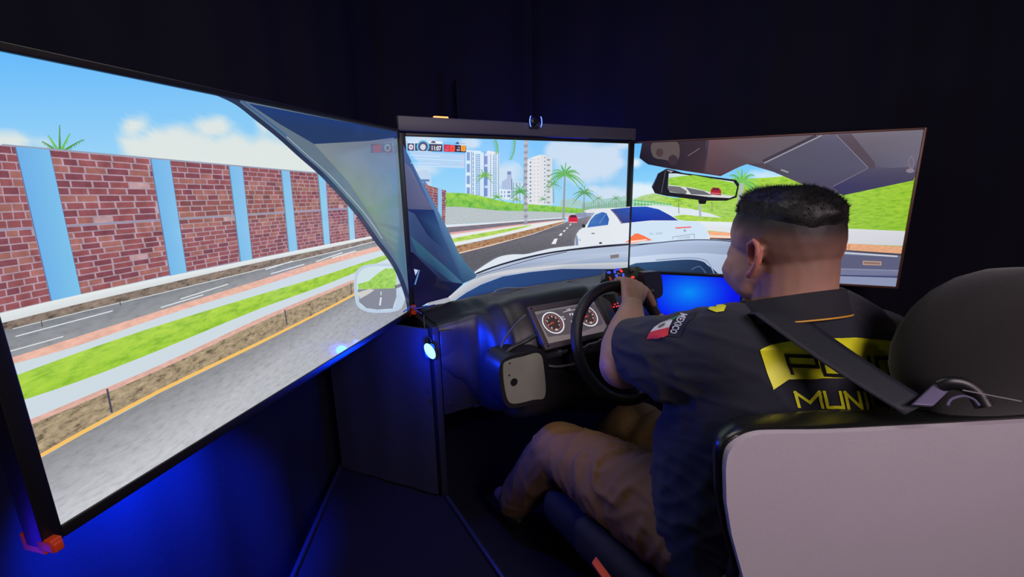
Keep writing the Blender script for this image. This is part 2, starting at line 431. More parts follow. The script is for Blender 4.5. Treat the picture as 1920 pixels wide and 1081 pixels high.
bandL(e, s1, (226, 232, 232), 'plain', (214, 220, 222)); bandL(s1, st, (140, 124, 112), 'stone'); bandL(st, rd, (128, 132, 138), 'asphalt', (150, 152, 156))
bandL(rd, pk, (232, 182, 164), 'pink'); bandL(pk, sw, (205, 218, 226), 'plain'); bandL(sw, gr, (170, 210, 76), 'grass', (158, 204, 62))
bandL(gr, sb, (206, 218, 226), 'plain'); bandL(sb, p2, (222, 176, 162), 'pink'); bandL(p2, sn, (168, 150, 122), 'stone'); bandL(sn, yl, (246, 194, 104), 'plain')
SL.poly([(x, y) for x, y in zip(X, yl)]+[(760, 640), (112, 1010), (-60, 1060)], [(140, 142, 146)]*7+[(166, 170, 174), (208, 210, 216), (190, 196, 206)], 'asphalt')
SL.poly([(x, y+1.5) for x, y in zip(X[1:], st[1:])]+[(x, y) for x, y in zip(X[1:], st[1:])][::-1], (214, 218, 220))
for a, b in (((25, 630), (208, 582)), ((10, 659), (115, 630)), ((298, 576), (378, 552)), ((335, 560), (425, 532)), ((505, 513), (568, 495)), ((495, 505), (546, 489)), ((590, 490), (640, 473)), ((620, 483), (665, 470))):
    SL.line([a, b], 1.8, (226, 232, 236), sm=0)
SL.line([(197, 728), (206, 773)], 4, (70, 72, 90), sm=0); SL.line([(531, 580), (535, 608)], 2.5, (84, 84, 92), sm=0); SL.line([(655, 530), (657, 550)], 1.5, (96, 96, 100), sm=0)
SL.line([(73, 600), (75, 612)], 2, (96, 84, 76), sm=0); SL.line([(220, 560), (222, 572)], 2, (96, 84, 76), sm=0)
# door mirror in the picture
SL.poly([(661, 535), (664, 511), (678, 498), (705, 494), (742, 495), (757, 508), (760, 545), (752, 575), (735, 584), (705, 586), (683, 583), (666, 570)], (188, 206, 222), sm=4)
SL.poly([(667, 535), (670, 513), (683, 502), (705, 499), (736, 501), (741, 520), (741, 555), (734, 578), (705, 580), (684, 577), (671, 566)], (206, 226, 228), sm=4)
SL.poly([(669, 532), (690, 526), (706, 512), (720, 503), (738, 503), (741, 520), (741, 541), (705, 543), (669, 541)], (160, 208, 88), 'grass')
SL.poly([(668, 542), (741, 540), (741, 556), (734, 578), (705, 580), (684, 577), (671, 566)], (134, 138, 148), sm=0)
SL.poly([(668, 548), (690, 541), (700, 543), (690, 550), (672, 560)], (206, 206, 200)); SL.line([(712, 557), (710, 572)], 3, (226, 230, 232), sm=0); SL.line([(712, 546), (712, 553)], 1.5, (226, 230, 232), sm=0)
SL.line([(738, 538), (758, 531)], 6, (110, 112, 120), sm=0)
# front pillar of the pictured car
cur = [(400, 172), (440, 191), (480, 222), (520, 254), (560, 290), (600, 325), (635, 362), (670, 402), (700, 445), (725, 478), (745, 512), (762, 560), (766, 600)]
SL.poly(c2(cur, 3)+[(800, 600), (800, 150), (400, 150)], (98, 116, 132))
SL.poly([(462, 194), (800, 258), (800, 262), (745, 259), (690, 264), (640, 267), (586, 270), (520, 232)], [(28, 58, 118)]*2+[(34, 58, 100)]*6)
SL.poly([(586, 270), (640, 267), (690, 264), (736, 258), (742, 330), (745, 400), (700, 395), (650, 340)], [(126, 136, 144), (118, 128, 140), (112, 122, 142), (106, 118, 150), (96, 124, 160), (92, 128, 156), (118, 140, 138), (122, 138, 130)])
SL.poly([(650, 340), (700, 395), (745, 400), (756, 480), (765, 560), (735, 470), (700, 415)], [(116, 140, 120), (112, 140, 130), (92, 128, 152), (70, 112, 140), (60, 100, 130), (96, 126, 130), (110, 134, 124)])
SL.poly([(748, 250), (756, 330), (762, 480), (772, 600), (790, 600), (780, 240)], (28, 52, 92))
SL.line(cur, (12, 8), (38, 50, 80)); SL.line([(x+7, y-1) for x, y in cur[1:]], 5, (88, 112, 134)); SL.line([(x+11, y-1) for x, y in cur[1:6]], 3, (60, 96, 150))
SL.line([(x+14, y+2) for x, y in cur[3:9]], 2, (150, 168, 170))
SL.poly([(692, 270), (732, 268), (732, 285), (692, 287)], (92, 100, 124)); SL.poly([(697, 272), (712, 271), (712, 285), (697, 286)], (140, 88, 110)); SL.disc(724, 277, 6, 7, (120, 150, 176), 14, .6)
SL.build(tvL)

# ---- centre television
SCn, tvC = television((.455, 1.406, 1.388), Vector((1, 0, 0)), .952, .536,
    'large centre screen behind the steering wheel showing the road ahead and tower blocks', frame_m, (.010, .014, .012, .010), .011, .014)
S = SCn
cc = cloudf([(1090, 300, 70, 50, .9), (1135, 300, 40, 45, .7), (940, 330, 45, 34, .8), (1040, 285, 30, 26, .8), (1155, 305, 24, 16, .8), (1150, 370, 55, 26, .8), (880, 268, 24, 12, .5), (800, 262, 60, 12, .8), (800, 318, 40, 14, .4), (1112, 355, 20, 10, .6), (1170, 272, 20, 10, .6)])
def skyC(px, py):
    c = mixc((124, 196, 250), (160, 218, 248), (py-265)/110); c = mixc(c, (150, 196, 240), (px-1000)/300)
    return mixc(c, (214, 226, 242), cc(px, py)*.85)
S.grid(120, 68, skyC)
def tower(x0, y0, x1, y1, base, cols, win, dy=6, gap=.55):
    S.poly([(x0, y0), (x1, y0+(x1-x0)*.06), (x1, y1), (x0, y1)], base)
    for (a, b) in cols:
        y = y0+4
        while y < y1-3:
            S.poly([(x0+a, y), (x0+b, y), (x0+b, y+dy*gap), (x0+a, y+dy*gap)], win); S.lay -= 1; y += dy
    S.lay += 1
tower(873, 281, 900, 372, (216, 236, 250), [(2, 8)], (132, 160, 218), 22, .72); tower(885, 282, 902, 372, (214, 234, 250), [(1.5, 3)], (96, 132, 180), 8, .8); tower(891, 285, 908, 372, (208, 232, 250), [(1, 3), (4, 6), (7, 9)], (84, 138, 196), 3.4, .6)
tower(905, 288, 921, 373, (206, 226, 246), [(3, 9)], (120, 148, 214), 20, .8); tower(918, 284, 936, 372, (220, 238, 250), [(6, 8), (9, 11), (12, 13.5)], (72, 130, 190), 3.4, .6)
for x in (884, 920, 934.5, 908): S.line([(x, 284), (x, 370)], 1, (66, 96, 140), sm=0)
S.poly([(912, 288), (914, 282), (926, 284), (928, 290)], (226, 228, 240))
S.poly([(941, 340), (950, 335), (951, 321), (958, 321), (960, 335), (960, 356), (941, 354)], (176, 192, 222)); S.poly([(951, 321), (958, 321), (958, 327), (951, 327)], (120, 146, 190))
tower(936, 354, 960, 374, (222, 236, 248), [(3, 5), (9, 11), (15, 21)], (128, 152, 204), 7, .6); tower(960, 338, 980, 376, (196, 220, 240), [(2, 3), (8, 9), (14, 15)], (84, 130, 160), 40, .95); S.line([(959.5, 335), (959.5, 372)], 1.2, (74, 104, 150), sm=0)
tower(988, 299, 1002, 384, (224, 228, 236), [(5, 8)], (112, 132, 170), 7.2, .4); tower(1000, 293, 1024, 384, (230, 230, 232), [(1.5, 2.6), (8, 9.4)], (150, 162, 180), 7, .3); tower(1012, 290, 1024, 384, (222, 226, 232), [(8, 10)], (110, 136, 176), 7, .35); tower(1023, 294, 1035, 384, (216, 220, 226), [(2, 8)], (150, 158, 172), 10, .3)
S.poly([(988, 299), (1002, 293), (1012, 290), (1014, 292), (1002, 298)], (232, 232, 236))
S.poly([(775, 322), (800, 318), (808, 330), (808, 352), (790, 350)], (190, 214, 240)); S.poly([(788, 336), (805, 336), (805, 340), (788, 340)], (96, 130, 180)); S.poly([(800, 362), (792, 340), (797, 340), (806, 352)], (96, 130, 180))
S.poly([(1090, 388), (1092, 382), (1110, 379), (1180, 372), (1180, 398), (1090, 396)], (150, 190, 170)); S.poly([(1050, 375), (1075, 372), (1095, 378), (1180, 366), (1180, 376), (1095, 388), (1050, 390)], (168, 204, 200))
for x in range(1092, 1180, 4): S.line([(x, 381-(x-1090)*.07), (x, 396)], .9, (96, 160, 132), sm=0); S.lay -= 1
S.lay += 1
S.band([(833, 361), (870, 362), (900, 367), (930, 374), (960, 380), (1000, 383), (1050, 387), (1100, 392)], [(833, 388), (870, 389), (900, 393), (930, 396), (960, 397), (1000, 397), (1050, 398), (1100, 401)], (150, 206, 84), 'hedge', 4, (120, 190, 86))
S.band([(833, 387), (870, 388), (930, 394), (1000, 396), (1100, 400)], [(833, 421), (870, 419), (930, 416), (1000, 411), (1100, 404)], (190, 200, 204), 'wallstone')
S.poly([(1078, 400), (1180, 388), (1180, 402), (1078, 408)], (150, 160, 190)); 
for x in range(1080, 1100, 3): S.line([(x, 400), (x, 406)], .8, (110, 120, 150), sm=0)
S.poly([(1092, 395), (1110, 391), (1180, 388), (1180, 396), (1100, 399)], (226, 228, 232))
brickpanel(S, [(778, 340), (836, 357), (834, 421), (800, 425)], 15, 5, 90)
S.poly([(820.5, 353), (828, 354.5), (828, 423), (821, 423)], (150, 200, 240)); S.line([(820, 352), (820.5, 423)], 1, (110, 120, 150), sm=0); S.line([(831, 390), (834, 390)], .6, (150, 140, 150), sm=0)
S.band([(833, 421), (900, 418), (1000, 411), (1075, 406)], [(833, 427), (900, 421), (1000, 413), (1075, 407)], (224, 230, 238))
S.band([(833, 426), (900, 421), (1000, 413), (1060, 409)], [(842, 437), (900, 429), (1000, 417), (1060, 411)], (124, 116, 128), 'asphalt')
S.band([(840, 436), (900, 429), (1000, 417), (1058, 411)], [(845, 440), (900, 432), (1000, 419), (1058, 412)], (226, 172, 168))
S.band([(843, 440), (900, 432), (1000, 419), (1058, 412)], [(850, 461), (920, 446), (1000, 428), (1058, 414)], (232, 234, 234))
S.band([(845, 447), (900, 437), (960, 427), (995, 421)], [(850, 454), (905, 444), (960, 432), (995, 423)], (178, 214, 96), 'grass')
S.band([(852, 461), (920, 447), (1000, 428), (1058, 414)], [(858, 474), (925, 457), (1000, 437), (1058, 416)], (176, 134, 100), 'stone')
S.band([(857, 474), (925, 457), (1000, 437), (1058, 416)], [(858, 476), (925, 459), (1000, 438), (1058, 417)], (240, 214, 196))
S.poly([(857, 476), (925, 459), (1000, 438.5), (1058, 417), (1075, 411), (1100, 406), (1180, 402), (1180, 470), (950, 520), (880, 520)], [(98, 98, 106)]*3+[(128, 124, 136)]*4+[(92, 92, 100)]*3, 'asphalt')
for q in ([(1033, 457), (1041, 457), (1045, 447), (1039, 447)], [(1047, 441.5), (1052, 441.5), (1054, 437), (1050, 437)], [(1054, 434), (1058, 434), (1060, 431), (1057, 431)], [(1060, 428.5), (1063, 428.5), (1065, 426), (1062, 426)], [(1066, 423), (1068, 423), (1071, 419), (1069, 419)]): S.poly(q, (236, 236, 240))
# palms of the picture
S.line([(986, 262), (984, 345), (985, 421)], (7, 6), (168, 170, 184))
for i in range(26): S.line([(981.5, 268+i*6), (988.5, 267+i*6)], 2, (132, 132, 158) if i % 2 else (196, 196, 204), sm=0)
S.palm(1058, 328, 34, (92, 172, 96), (1055, 411), 13, .7, 11, (120, 190, 110)); S.palm(1094, 362, 22, (110, 180, 110), (1093, 398), 11, .7, 12); S.palm(1120, 372, 12, (130, 190, 130), (1121, 390), 7, .5, 13); S.palm(1153, 372, 13, (120, 186, 130), (1153, 390), 7, .5, 14)
S.palm(907, 330, 19, (140, 200, 60), None, 11, .5, 15, (90, 160, 90)); S.palm(930, 370, 14, (110, 190, 96), None, 9, .4, 16); S.palm(974, 360, 20, (96, 186, 96), None, 11, .4, 17); S.palm(966, 374, 10, (140, 196, 80), None, 9, .4, 18); S.palm(1016, 374, 10, (110, 184, 110), None, 8, .3, 19); S.palm(1035, 345, 16, (120, 190, 130), (1036, 380), 8, .7, 20)
for bx, by, tx, ty in ((927, 262, 930, 288), (963, 262, 955, 300)):
    S.line([(bx, by), ((bx+tx)/2+3, (by+ty)/2), (tx, ty)], (2.5, 1), (70, 160, 90))
    for j in range(9):
        t = j/9; x, y = bx+(tx-bx)*t+2*math.sin(t*3), by+(ty-by)*t; S.poly([(x, y), (x+1, y+2), (x-7, y+5)], (96, 180, 110)); S.poly([(x, y), (x+1.5, y+1), (x+3, y+6)], (110, 190, 120))
S.poly([(1063, 417), (1063, 407), (1066, 403), (1077, 403), (1080, 407), (1080, 417)], (214, 40, 66)); S.poly([(1065.5, 407), (1067.5, 402.5), (1076, 402.5), (1078, 407)], (74, 40, 70)); S.line([(1064, 416), (1079, 416)], 1.2, (250, 190, 190), sm=0)
def whitecar(S):
    S.poly([(1074, 475), (1075, 450), (1078, 438), (1083, 431), (1090, 426), (1097, 420), (1103, 410), (1112, 399), (1124, 392), (1140, 391), (1160, 389), (1185, 386), (1215, 386), (1238, 392), (1258, 403), (1273, 412), (1310, 416), (1322, 424), (1330, 440), (1334, 470)], [(226, 232, 238)]*20)
    S.poly([(1183, 417), (1272, 413), (1310, 416), (1322, 424), (1328, 440), (1330, 462), (1183, 462)], (208, 228, 246))
    S.poly([(1098, 426), (1104, 412), (1113, 402), (1126, 397), (1134, 399), (1139, 410), (1137, 421)], [(60, 110, 184), (70, 120, 190), (76, 128, 196), (66, 112, 190), (52, 96, 176), (48, 92, 176), (56, 104, 184)])
    S.poly([(1142, 392), (1160, 390), (1185, 387.5), (1212, 387), (1235, 392), (1254, 402), (1272, 413), (1220, 413), (1190, 416), (1164, 418), (1154, 404)], [(40, 66, 150), (36, 70, 170), (30, 78, 190), (30, 80, 196), (32, 74, 190), (30, 60, 170), (36, 56, 150), (26, 52, 170), (20, 44, 150), (24, 40, 110), (36, 60, 140)])
    S.line([(1142, 392), (1153, 404), (1163, 419)], 2, (120, 104, 140)); S.line([(1121, 418), (1134, 399)], .8, (130, 170, 220), sm=0)
    S.disc(1091.5, 423, 3.5, 3.5, (36, 52, 58), 10); S.line([(1106, 437), (1112, 437)], 2, (104, 114, 116), sm=0); S.disc(1123, 455, 3, 2, (50, 50, 54), 8)
    S.poly([(1076, 470), (1076, 448), (1078, 438), (1081, 447), (1082, 470)], (130, 150, 180)); S.line([(1084, 447), (1085, 451)], 1, (90, 100, 110), sm=0)
    S.poly([(1164, 456), (1178, 448), (1190, 438), (1196, 437), (1208, 442), (1223, 450), (1205, 452), (1180, 457)], (250, 122, 78))
    S.poly([(1183, 451), (1212, 448), (1214, 450), (1183, 455)], (250, 220, 206))
    S.poly([(1266, 426), (1296, 424), (1296, 426.5), (1267, 428.5)], (238, 110, 110)); S.disc(1284, 432, 2.6, 2.2, (120, 140, 170), 10, .55); S.line([(1284, 430), (1284, 434)], .7, (120, 140, 170), sm=0)
    S.text('SL 500', [(1218, 436), (1242, 435), (1242, 438.5), (1218, 439.5)], (150, 166, 186))
    for a, b in (((1261, 444), (1302, 438)), ((1302, 438), (1302, 447)), ((1261, 444), (1262, 448))): S.line([a, b], 1, (140, 150, 166), sm=0)
    S.text('OSTSISE', [(1270, 444.5), (1294, 441.5), (1294, 446), (1270, 448)], (150, 160, 176))
whitecar(S)
hood = [(880, 514), (907, 495), (932, 481), (957, 476), (982, 475.5), (1007, 470), (1035, 464), (1081, 459), (1130, 456), (1182, 453)]
S.poly(c2(hood, 4)+[(1182, 530), (860, 560)], (222, 230, 240))
S.poly(c2([(880, 516), (920, 499), (960, 486), (1010, 474.5), (1081, 465), (1182, 458)], 4)+[(1182, 530), (850, 570)], [(196, 206, 222)]*27 if False else (176, 190, 214))
S.line([(890, 512), (930, 497), (985, 482), (1040, 471), (1110, 463), (1182, 457)], (3, 3), (34, 36, 50)); S.line([(893, 515), (940, 501), (1000, 484), (1060, 471)], 1.2, (60, 64, 84)); S.line([(1060, 467), (1120, 460), (1182, 455.5)], 1, (60, 60, 74))
S.poly([(893, 517), (940, 503), (1000, 487), (1080, 477), (1182, 470), (1182, 492), (1080, 494), (1010, 500), (940, 508), (880, 530)], [(150, 164, 190)]*2+[(172, 186, 212), (182, 194, 220), (190, 202, 226), (150, 170, 200), (150, 168, 196), (160, 172, 194), (176, 182, 194), (160, 166, 180)])
S.band([(838, 556), (862, 537), (895, 519), (940, 507), (990, 501), (1050, 495), (1182, 490)], [(846, 564), (872, 546), (900, 531), (940, 516), (990, 508), (1050, 502), (1182, 502)], (206, 208, 214), 'plain', 4, (172, 178, 192))
S.poly([(800, 566), (838, 556), (846, 564), (838, 567), (815, 572), (800, 572)], (170, 172, 184)); S.poly([(809, 553.5), (842, 549), (842, 555), (810, 559)], (236, 240, 244)); S.poly([(826, 551), (832, 547), (840, 549)], (130, 120, 120))
S.poly([(840, 567), (846, 565), (872, 547), (900, 532), (940, 517), (990, 509), (1050, 503), (1182, 503), (1182, 600), (780, 600)], [(30, 56, 120)]*2+[(40, 74, 130)]*3+[(40, 66, 116)]*2+[(36, 58, 100)]+[(14, 22, 60)]*2)
S.poly([(1141, 477.5), (1157, 475.5), (1157, 482), (1141, 484)], (128, 120, 118))
# pillar in the centre picture
S.poly([(740, 240), (752, 268), (768, 300), (783, 330), (800, 358), (822, 400), (840, 435), (856, 470), (870, 491), (892, 515), (888, 520), (866, 530), (838, 556), (800, 566), (740, 600)],
  [(70, 84, 130), (70, 96, 150), (84, 116, 170), (92, 126, 176), (88, 112, 160), (84, 116, 160), (80, 122, 160), (78, 122, 156), (72, 118, 150), (66, 108, 140), (60, 96, 130), (40, 70, 110), (14, 16, 50), (12, 12, 40), (14, 14, 50)])
S.poly([(752, 300), (768, 315), (785, 350), (800, 378), (810, 393), (756, 391)], [(88, 98, 134), (104, 110, 146), (108, 112, 142), (98, 100, 134), (88, 92, 128), (76, 80, 118)])
S.poly([(756, 391), (811, 393), (824, 430), (832, 470), (800, 440), (775, 400)], [(22, 42, 96), (30, 56, 110), (50, 84, 130), (44, 72, 112), (22, 38, 80), (20, 38, 84)])
S.poly([(766, 440), (800, 470), (840, 505), (866, 530), (846, 528), (815, 505), (780, 475)], [(50, 96, 120), (48, 92, 116), (56, 100, 130), (70, 110, 140), (48, 84, 120), (30, 60, 96), (40, 84, 110)])
S.poly([(740, 470), (772, 472), (800, 500), (825, 525), (866, 531), (838, 556), (800, 566), (740, 600)], [(10, 12, 34)]*3+[(12, 18, 50), (20, 34, 76), (12, 14, 50), (14, 12, 56), (12, 10, 50)])
S.line([(784, 505), (776, 532)], 2.5, (96, 140, 190), sm=0); S.poly([(774, 503), (782, 505), (777, 515)], (200, 214, 230))
# head-up panel of the game
S.poly([(764, 283), (869, 290), (868, 316), (790, 312), (775, 296)], (180, 212, 246)); S.line([(773, 297), (868, 302)], 1.2, (206, 232, 250), sm=0); S.line([(780, 311), (868, 313)], 1, (206, 232, 250), sm=0)
S.text('No mantuvo su distanciamiento', [(767, 289.6), (824, 292), (824, 294.6), (767, 292.4)], (232, 244, 254)); S.text('No respeto su distanciamiento', [(768, 304.5), (824, 306), (824, 308.6), (768, 307.2)], (232, 244, 254))
S.disc(865.5, 293, 2.2, 3, (244, 190, 206), 10, .6); S.disc(866, 307, 2.2, 3, (244, 190, 206), 10, .6)
S.poly([(762, 269), (774, 269.5), (774, 283), (762, 282.5)], (66, 64, 96)); S.line([(775, 264), (774.6, 283)], 1, (236, 246, 252), sm=0)
S.poly([(776, 269), (827, 271), (827, 284.5), (776, 283)], (70, 68, 96)); S.poly([(829.5, 271), (871, 273.5), (871, 286), (829.5, 284.6)], (54, 44, 84)); S.poly([(830, 271.2), (850, 272.4), (850, 285.4), (830, 284.6)], (206, 52, 84))
S.poly([(777, 264), (827, 266), (827, 270.5), (777, 268.8)], (226, 232, 242)); S.poly([(805, 268), (808, 264.7), (813, 265), (814, 269)], (96, 84, 110)); S.text('TIEMPO', [(814.5, 265.6), (825.5, 266.4), (825.5, 269), (814.5, 268.4)], (255, 255, 255), .02)
S.poly([(851, 270), (853, 266.8), (857.5, 267), (858.5, 270.6)], (64, 74, 130)); S.poly([(858.5, 267), (870, 268), (870, 271), (858.5, 270.4)], (206, 220, 246)); S.text('FALTAS', [(859.5, 267.8), (869, 268.6), (869, 270.6), (859.5, 270)], (110, 120, 170), .02); S.text('MENU', [(763.5, 265), (772, 265.4), (772, 268), (763.5, 267.6)], (240, 248, 252), .02)
for k in range(8):
    a = k*math.pi/4; S.line([(768.2, 276), (768.2+4.6*math.cos(a), 276+5.4*math.sin(a))], 2, (240, 224, 240), sm=0)
S.disc(768.2, 276, 3.2, 3.9, (240, 224, 240), 14); S.disc(768.2, 276, 1.3, 1.6, (66, 64, 96), 10)
S.disc(790.5, 275, 12, 11.5, (96, 190, 236), 24); S.disc(790.5, 275.4, 9, 9.2, (84, 84, 120), 22); S.disc(790.5, 276, 5.2, 5.6, (222, 222, 232), 18); S.disc(790.5, 276, 3.2, 3.6, (190, 196, 214), 14, .75)
S.poly([(776, 283), (806, 284), (806, 289), (776, 288)], (180, 212, 246)); S.poly([(776, 283), (806, 284), (806, 284.6), (776, 283.6)], (240, 246, 252))
S.text('11:07', [(807, 273.4), (824.5, 274), (824.5, 282.8), (807, 282)], (250, 250, 252), .03)
for x0, c, tcol in ((841.5, (250, 92, 62), (206, 44, 50)), (861.3, (250, 168, 56), (200, 120, 30))):
    S.poly(c2([(x0, 274), (x0+1.3, 272.9), (x0+7, 273.3), (x0+8.5, 274.6), (x0+8.4, 282.4), (x0+7, 284), (x0+1.2, 283.6), (x0, 282.4)], 2, True), c); S.text('6' if x0 < 850 else '5', [(x0+2, 274.8), (x0+6.4, 275.1), (x0+6.4, 282.2), (x0+2, 281.9)], tcol)
S.text('AT', [(834, 274.6), (839, 274.9), (839, 278), (834, 277.7)], (250, 130, 140), .02); S.text('INT', [(832, 279.6), (839, 279.9), (839, 283.2), (832, 282.9)], (250, 130, 140), .02); S.text('AT', [(855.5, 275.4), (859, 275.6), (859, 278.6), (855.5, 278.4)], (250, 226, 226), .02); S.text('INT', [(853.5, 280), (859.5, 280.3), (859.5, 283.6), (853.5, 283.3)], (250, 226, 226), .02)
S.build(tvC)

# ---- right television
SR, tvR = television((1.435, 1.429, 1.390), Vector((.594, -.804, 0)), .952, .536,
    'large bronze framed screen on the right showing a rear view mirror and green hills', warm_frame_m, (.012, .008, .008, .007), .012, 0)
S = SR
cr_ = cloudf([(1205, 358, 60, 22, 1), (1190, 305, 18, 12, .7), (1470, 345, 60, 22, .8), (1430, 330, 30, 16, .4)])
S.grid(110, 62, lambda px, py: mixc(mixc((96, 184, 248), (150, 216, 252), (py-270)/90), (228, 240, 248), cr_(px, py)*.95))
S.poly([(1187, 374), (1205, 366), (1225, 362), (1250, 368), (1270, 372), (1300, 352), (1340, 340), (1380, 336), (1450, 332), (1560, 320), (1720, 300), (1720, 470), (1187, 430)], [(186, 214, 150), (180, 214, 150), (170, 206, 140), (176, 216, 110), (170, 214, 80), (176, 222, 80)]+[(168, 214, 70)]*3+[(166, 206, 62), (158, 202, 52), (140, 190, 50), (170, 214, 110)], 'grass')
S.poly([(1187, 374), (1225, 377), (1262, 383), (1262, 388), (1187, 386)], (120, 196, 130))
for x in range(1188, 1262, 3): S.line([(x, 375+(x-1188)*.1), (x, 386)], 1, (70, 160, 100) if x % 2 else (190, 226, 190), sm=0); S.lay -= 1
S.lay += 1; S.line([(1187, 378), (1262, 386)], 1.4, (206, 232, 206), sm=0)
S.poly([(1187, 388), (1225, 384), (1262, 387), (1300, 392), (1335, 401), (1353, 408), (1330, 409), (1262, 407), (1187, 405)], (222, 232, 240))
S.poly([(1255, 407), (1280, 402), (1310, 405), (1353, 408), (1400, 405), (1400, 416), (1268, 414)], (172, 212, 84), 'grass')
S.line([(1273, 400), (1272, 378)], 1.2, (110, 120, 100), sm=0); S.palm(1272, 376, 13, (140, 200, 70), None, 9, .6, 31); S.line([(1312, 382), (1313, 407)], 4.5, (176, 184, 196), sm=0); S.line([(1335, 378), (1335, 396)], 1.2, (120, 140, 110), sm=0)
S.poly([(1262, 413), (1400, 417), (1580, 428), (1700, 433), (1700, 461), (1580, 456), (1330, 432), (1280, 424)], [(226, 236, 244)]*3+[(214, 214, 222), (206, 206, 214), (214, 214, 220), (226, 230, 236), (226, 230, 236)])
S.poly([(1326, 433), (1400, 438), (1580, 456), (1700, 462), (1700, 476), (1580, 469), (1325, 446)], [(250, 178, 138)]*2+[(226, 168, 130)]*4+[(250, 170, 120)], 'pink'); S.poly([(1325, 440), (1372, 442), (1372, 446), (1325, 444)], (236, 220, 206))
S.line([(1592, 458), (1592, 470)], 1.2, (150, 110, 90), sm=0)
S.poly([(1325, 446), (1400, 447), (1580, 468), (1700, 476), (1700, 480), (1325, 452)], (70, 70, 84))
whitecar(S)
S.palm(1391, 343, 42, (96, 184, 96), (1384, 405), 15, .75, 33, (140, 206, 96)); S.line([(1391, 343), (1384, 402)], (7, 9), (176, 186, 190), sm=0)
# roof lining, sun visor, mirror
S.poly([(1205, 262), (1745, 236), (1712, 338), (1580, 364), (1545, 365), (1497, 342), (1450, 322), (1399, 307), (1375, 318), (1351, 330), (1262, 317), (1215, 308), (1199, 296)],
  [(72, 58, 72), (98, 92, 110), (84, 80, 108), (80, 76, 100), (80, 78, 100), (84, 78, 96), (78, 72, 88), (78, 66, 78), (84, 62, 74), (80, 56, 66), (50, 40, 52), (34, 28, 40), (30, 24, 40)])
S.poly([(1330, 260), (1560, 250), (1434, 305), (1399, 308), (1345, 328), (1322, 322)], [(110, 82, 86), (104, 98, 108), (92, 86, 98), (86, 74, 84), (94, 62, 70), (86, 62, 72)])
S.poly([(1566, 253), (1745, 238), (1712, 318), (1640, 312), (1600, 283)], [(110, 100, 112), (114, 108, 122), (104, 100, 120), (92, 88, 108), (98, 92, 106)])
S.poly([(1566, 253), (1596, 251), (1640, 305), (1640, 318), (1625, 316)], (84, 72, 84)); S.poly([(1434, 305), (1540, 254), (1568, 253), (1627, 314), (1562, 349), (1500, 338)], [(82, 80, 98), (92, 90, 108), (90, 86, 108), (86, 84, 104), (76, 72, 96), (78, 76, 98)])
S.line([(1432, 306), (1540, 254)], 2, (156, 156, 166), sm=0); S.line([(1568, 253), (1627, 314)], 1.2, (136, 132, 148), sm=0); S.line([(1430, 302), (1530, 254)], 5, (66, 58, 70), sm=0); S.line([(1627, 315), (1562, 349)], 1.2, (120, 116, 130), sm=0)
S.poly([(1562, 350), (1628, 317), (1722, 312), (1712, 338), (1580, 366)], [(58, 56, 96), (80, 76, 100), (84, 80, 100), (70, 66, 92), (58, 56, 92)])
S.line([(1464, 318), (1478, 323)], 3, (150, 150, 156), sm=0); S.poly([(1205, 262), (1325, 256), (1318, 325), (1262, 317), (1215, 308), (1199, 296)], [(48, 40, 54), (60, 48, 56), (64, 46, 56), (44, 34, 46), (30, 26, 38), (26, 22, 38)])
S.poly([(1224, 266), (1268, 264), (1274, 292), (1262, 308), (1250, 300), (1225, 294)], (92, 80, 80), sm=3); S.disc(1237, 286, 7, 8, (74, 56, 60), 12); S.disc(1262, 300, 9, 10, (58, 46, 54), 12); S.line([(1290, 292), (1312, 278)], 1.2, (130, 110, 110), sm=0)
S.disc(1708, 305, 6, 14, (120, 110, 120), 14, .6); S.disc(1706, 320, 8, 4, (136, 126, 140), 12)
S.poly([(1222, 350), (1234, 325), (1250, 316), (1262, 318), (1280, 324), (1380, 337), (1386, 345), (1381, 370), (1362, 376), (1320, 376), (1250, 367), (1228, 362)], (26, 26, 36)); S.line([(1248, 320), (1240, 362)], 1, (96, 96, 110), sm=0); S.line([(1234, 325), (1224, 350)], 1, (70, 84, 120), sm=0)
S.poly([(1309, 375), (1325, 375), (1323, 382), (1311, 382)], (20, 20, 26)); S.poly([(1249, 318), (1263, 320), (1258, 324)], (150, 150, 160))
gl = [(1254, 325), (1268, 325), (1375, 340), (1382, 350), (1378, 367), (1368, 371), (1330, 369), (1256, 360), (1252, 352)]
S.poly(gl, [(210, 232, 238)]*3+[(160, 210, 90)]*2+[(200, 210, 200)]*2+[(120, 120, 124)]*2)
S.poly([(1254, 334), (1276, 330), (1300, 328), (1376, 342), (1381, 350), (1378, 365), (1345, 362), (1300, 352), (1254, 346)], (156, 208, 70), 'grass'); S.poly([(1253, 346), (1300, 352), (1345, 363), (1376, 367), (1368, 371), (1330, 369), (1256, 360)], (214, 218, 216))
S.poly([(1253, 348), (1275, 350), (1288, 358), (1286, 364), (1256, 359)], (112, 112, 118)); S.poly([(1286, 351), (1320, 358), (1335, 366), (1296, 364)], (104, 106, 112))
S.poly([(1332, 364), (1333, 355), (1337, 351), (1348, 352), (1352, 357), (1352, 366)], (172, 34, 52)); S.poly([(1336, 356), (1338, 352), (1347, 353), (1349, 356.5)], (84, 40, 60)); S.line([(1334, 361.5), (1351, 363)], 1.2, (226, 140, 150), sm=0)
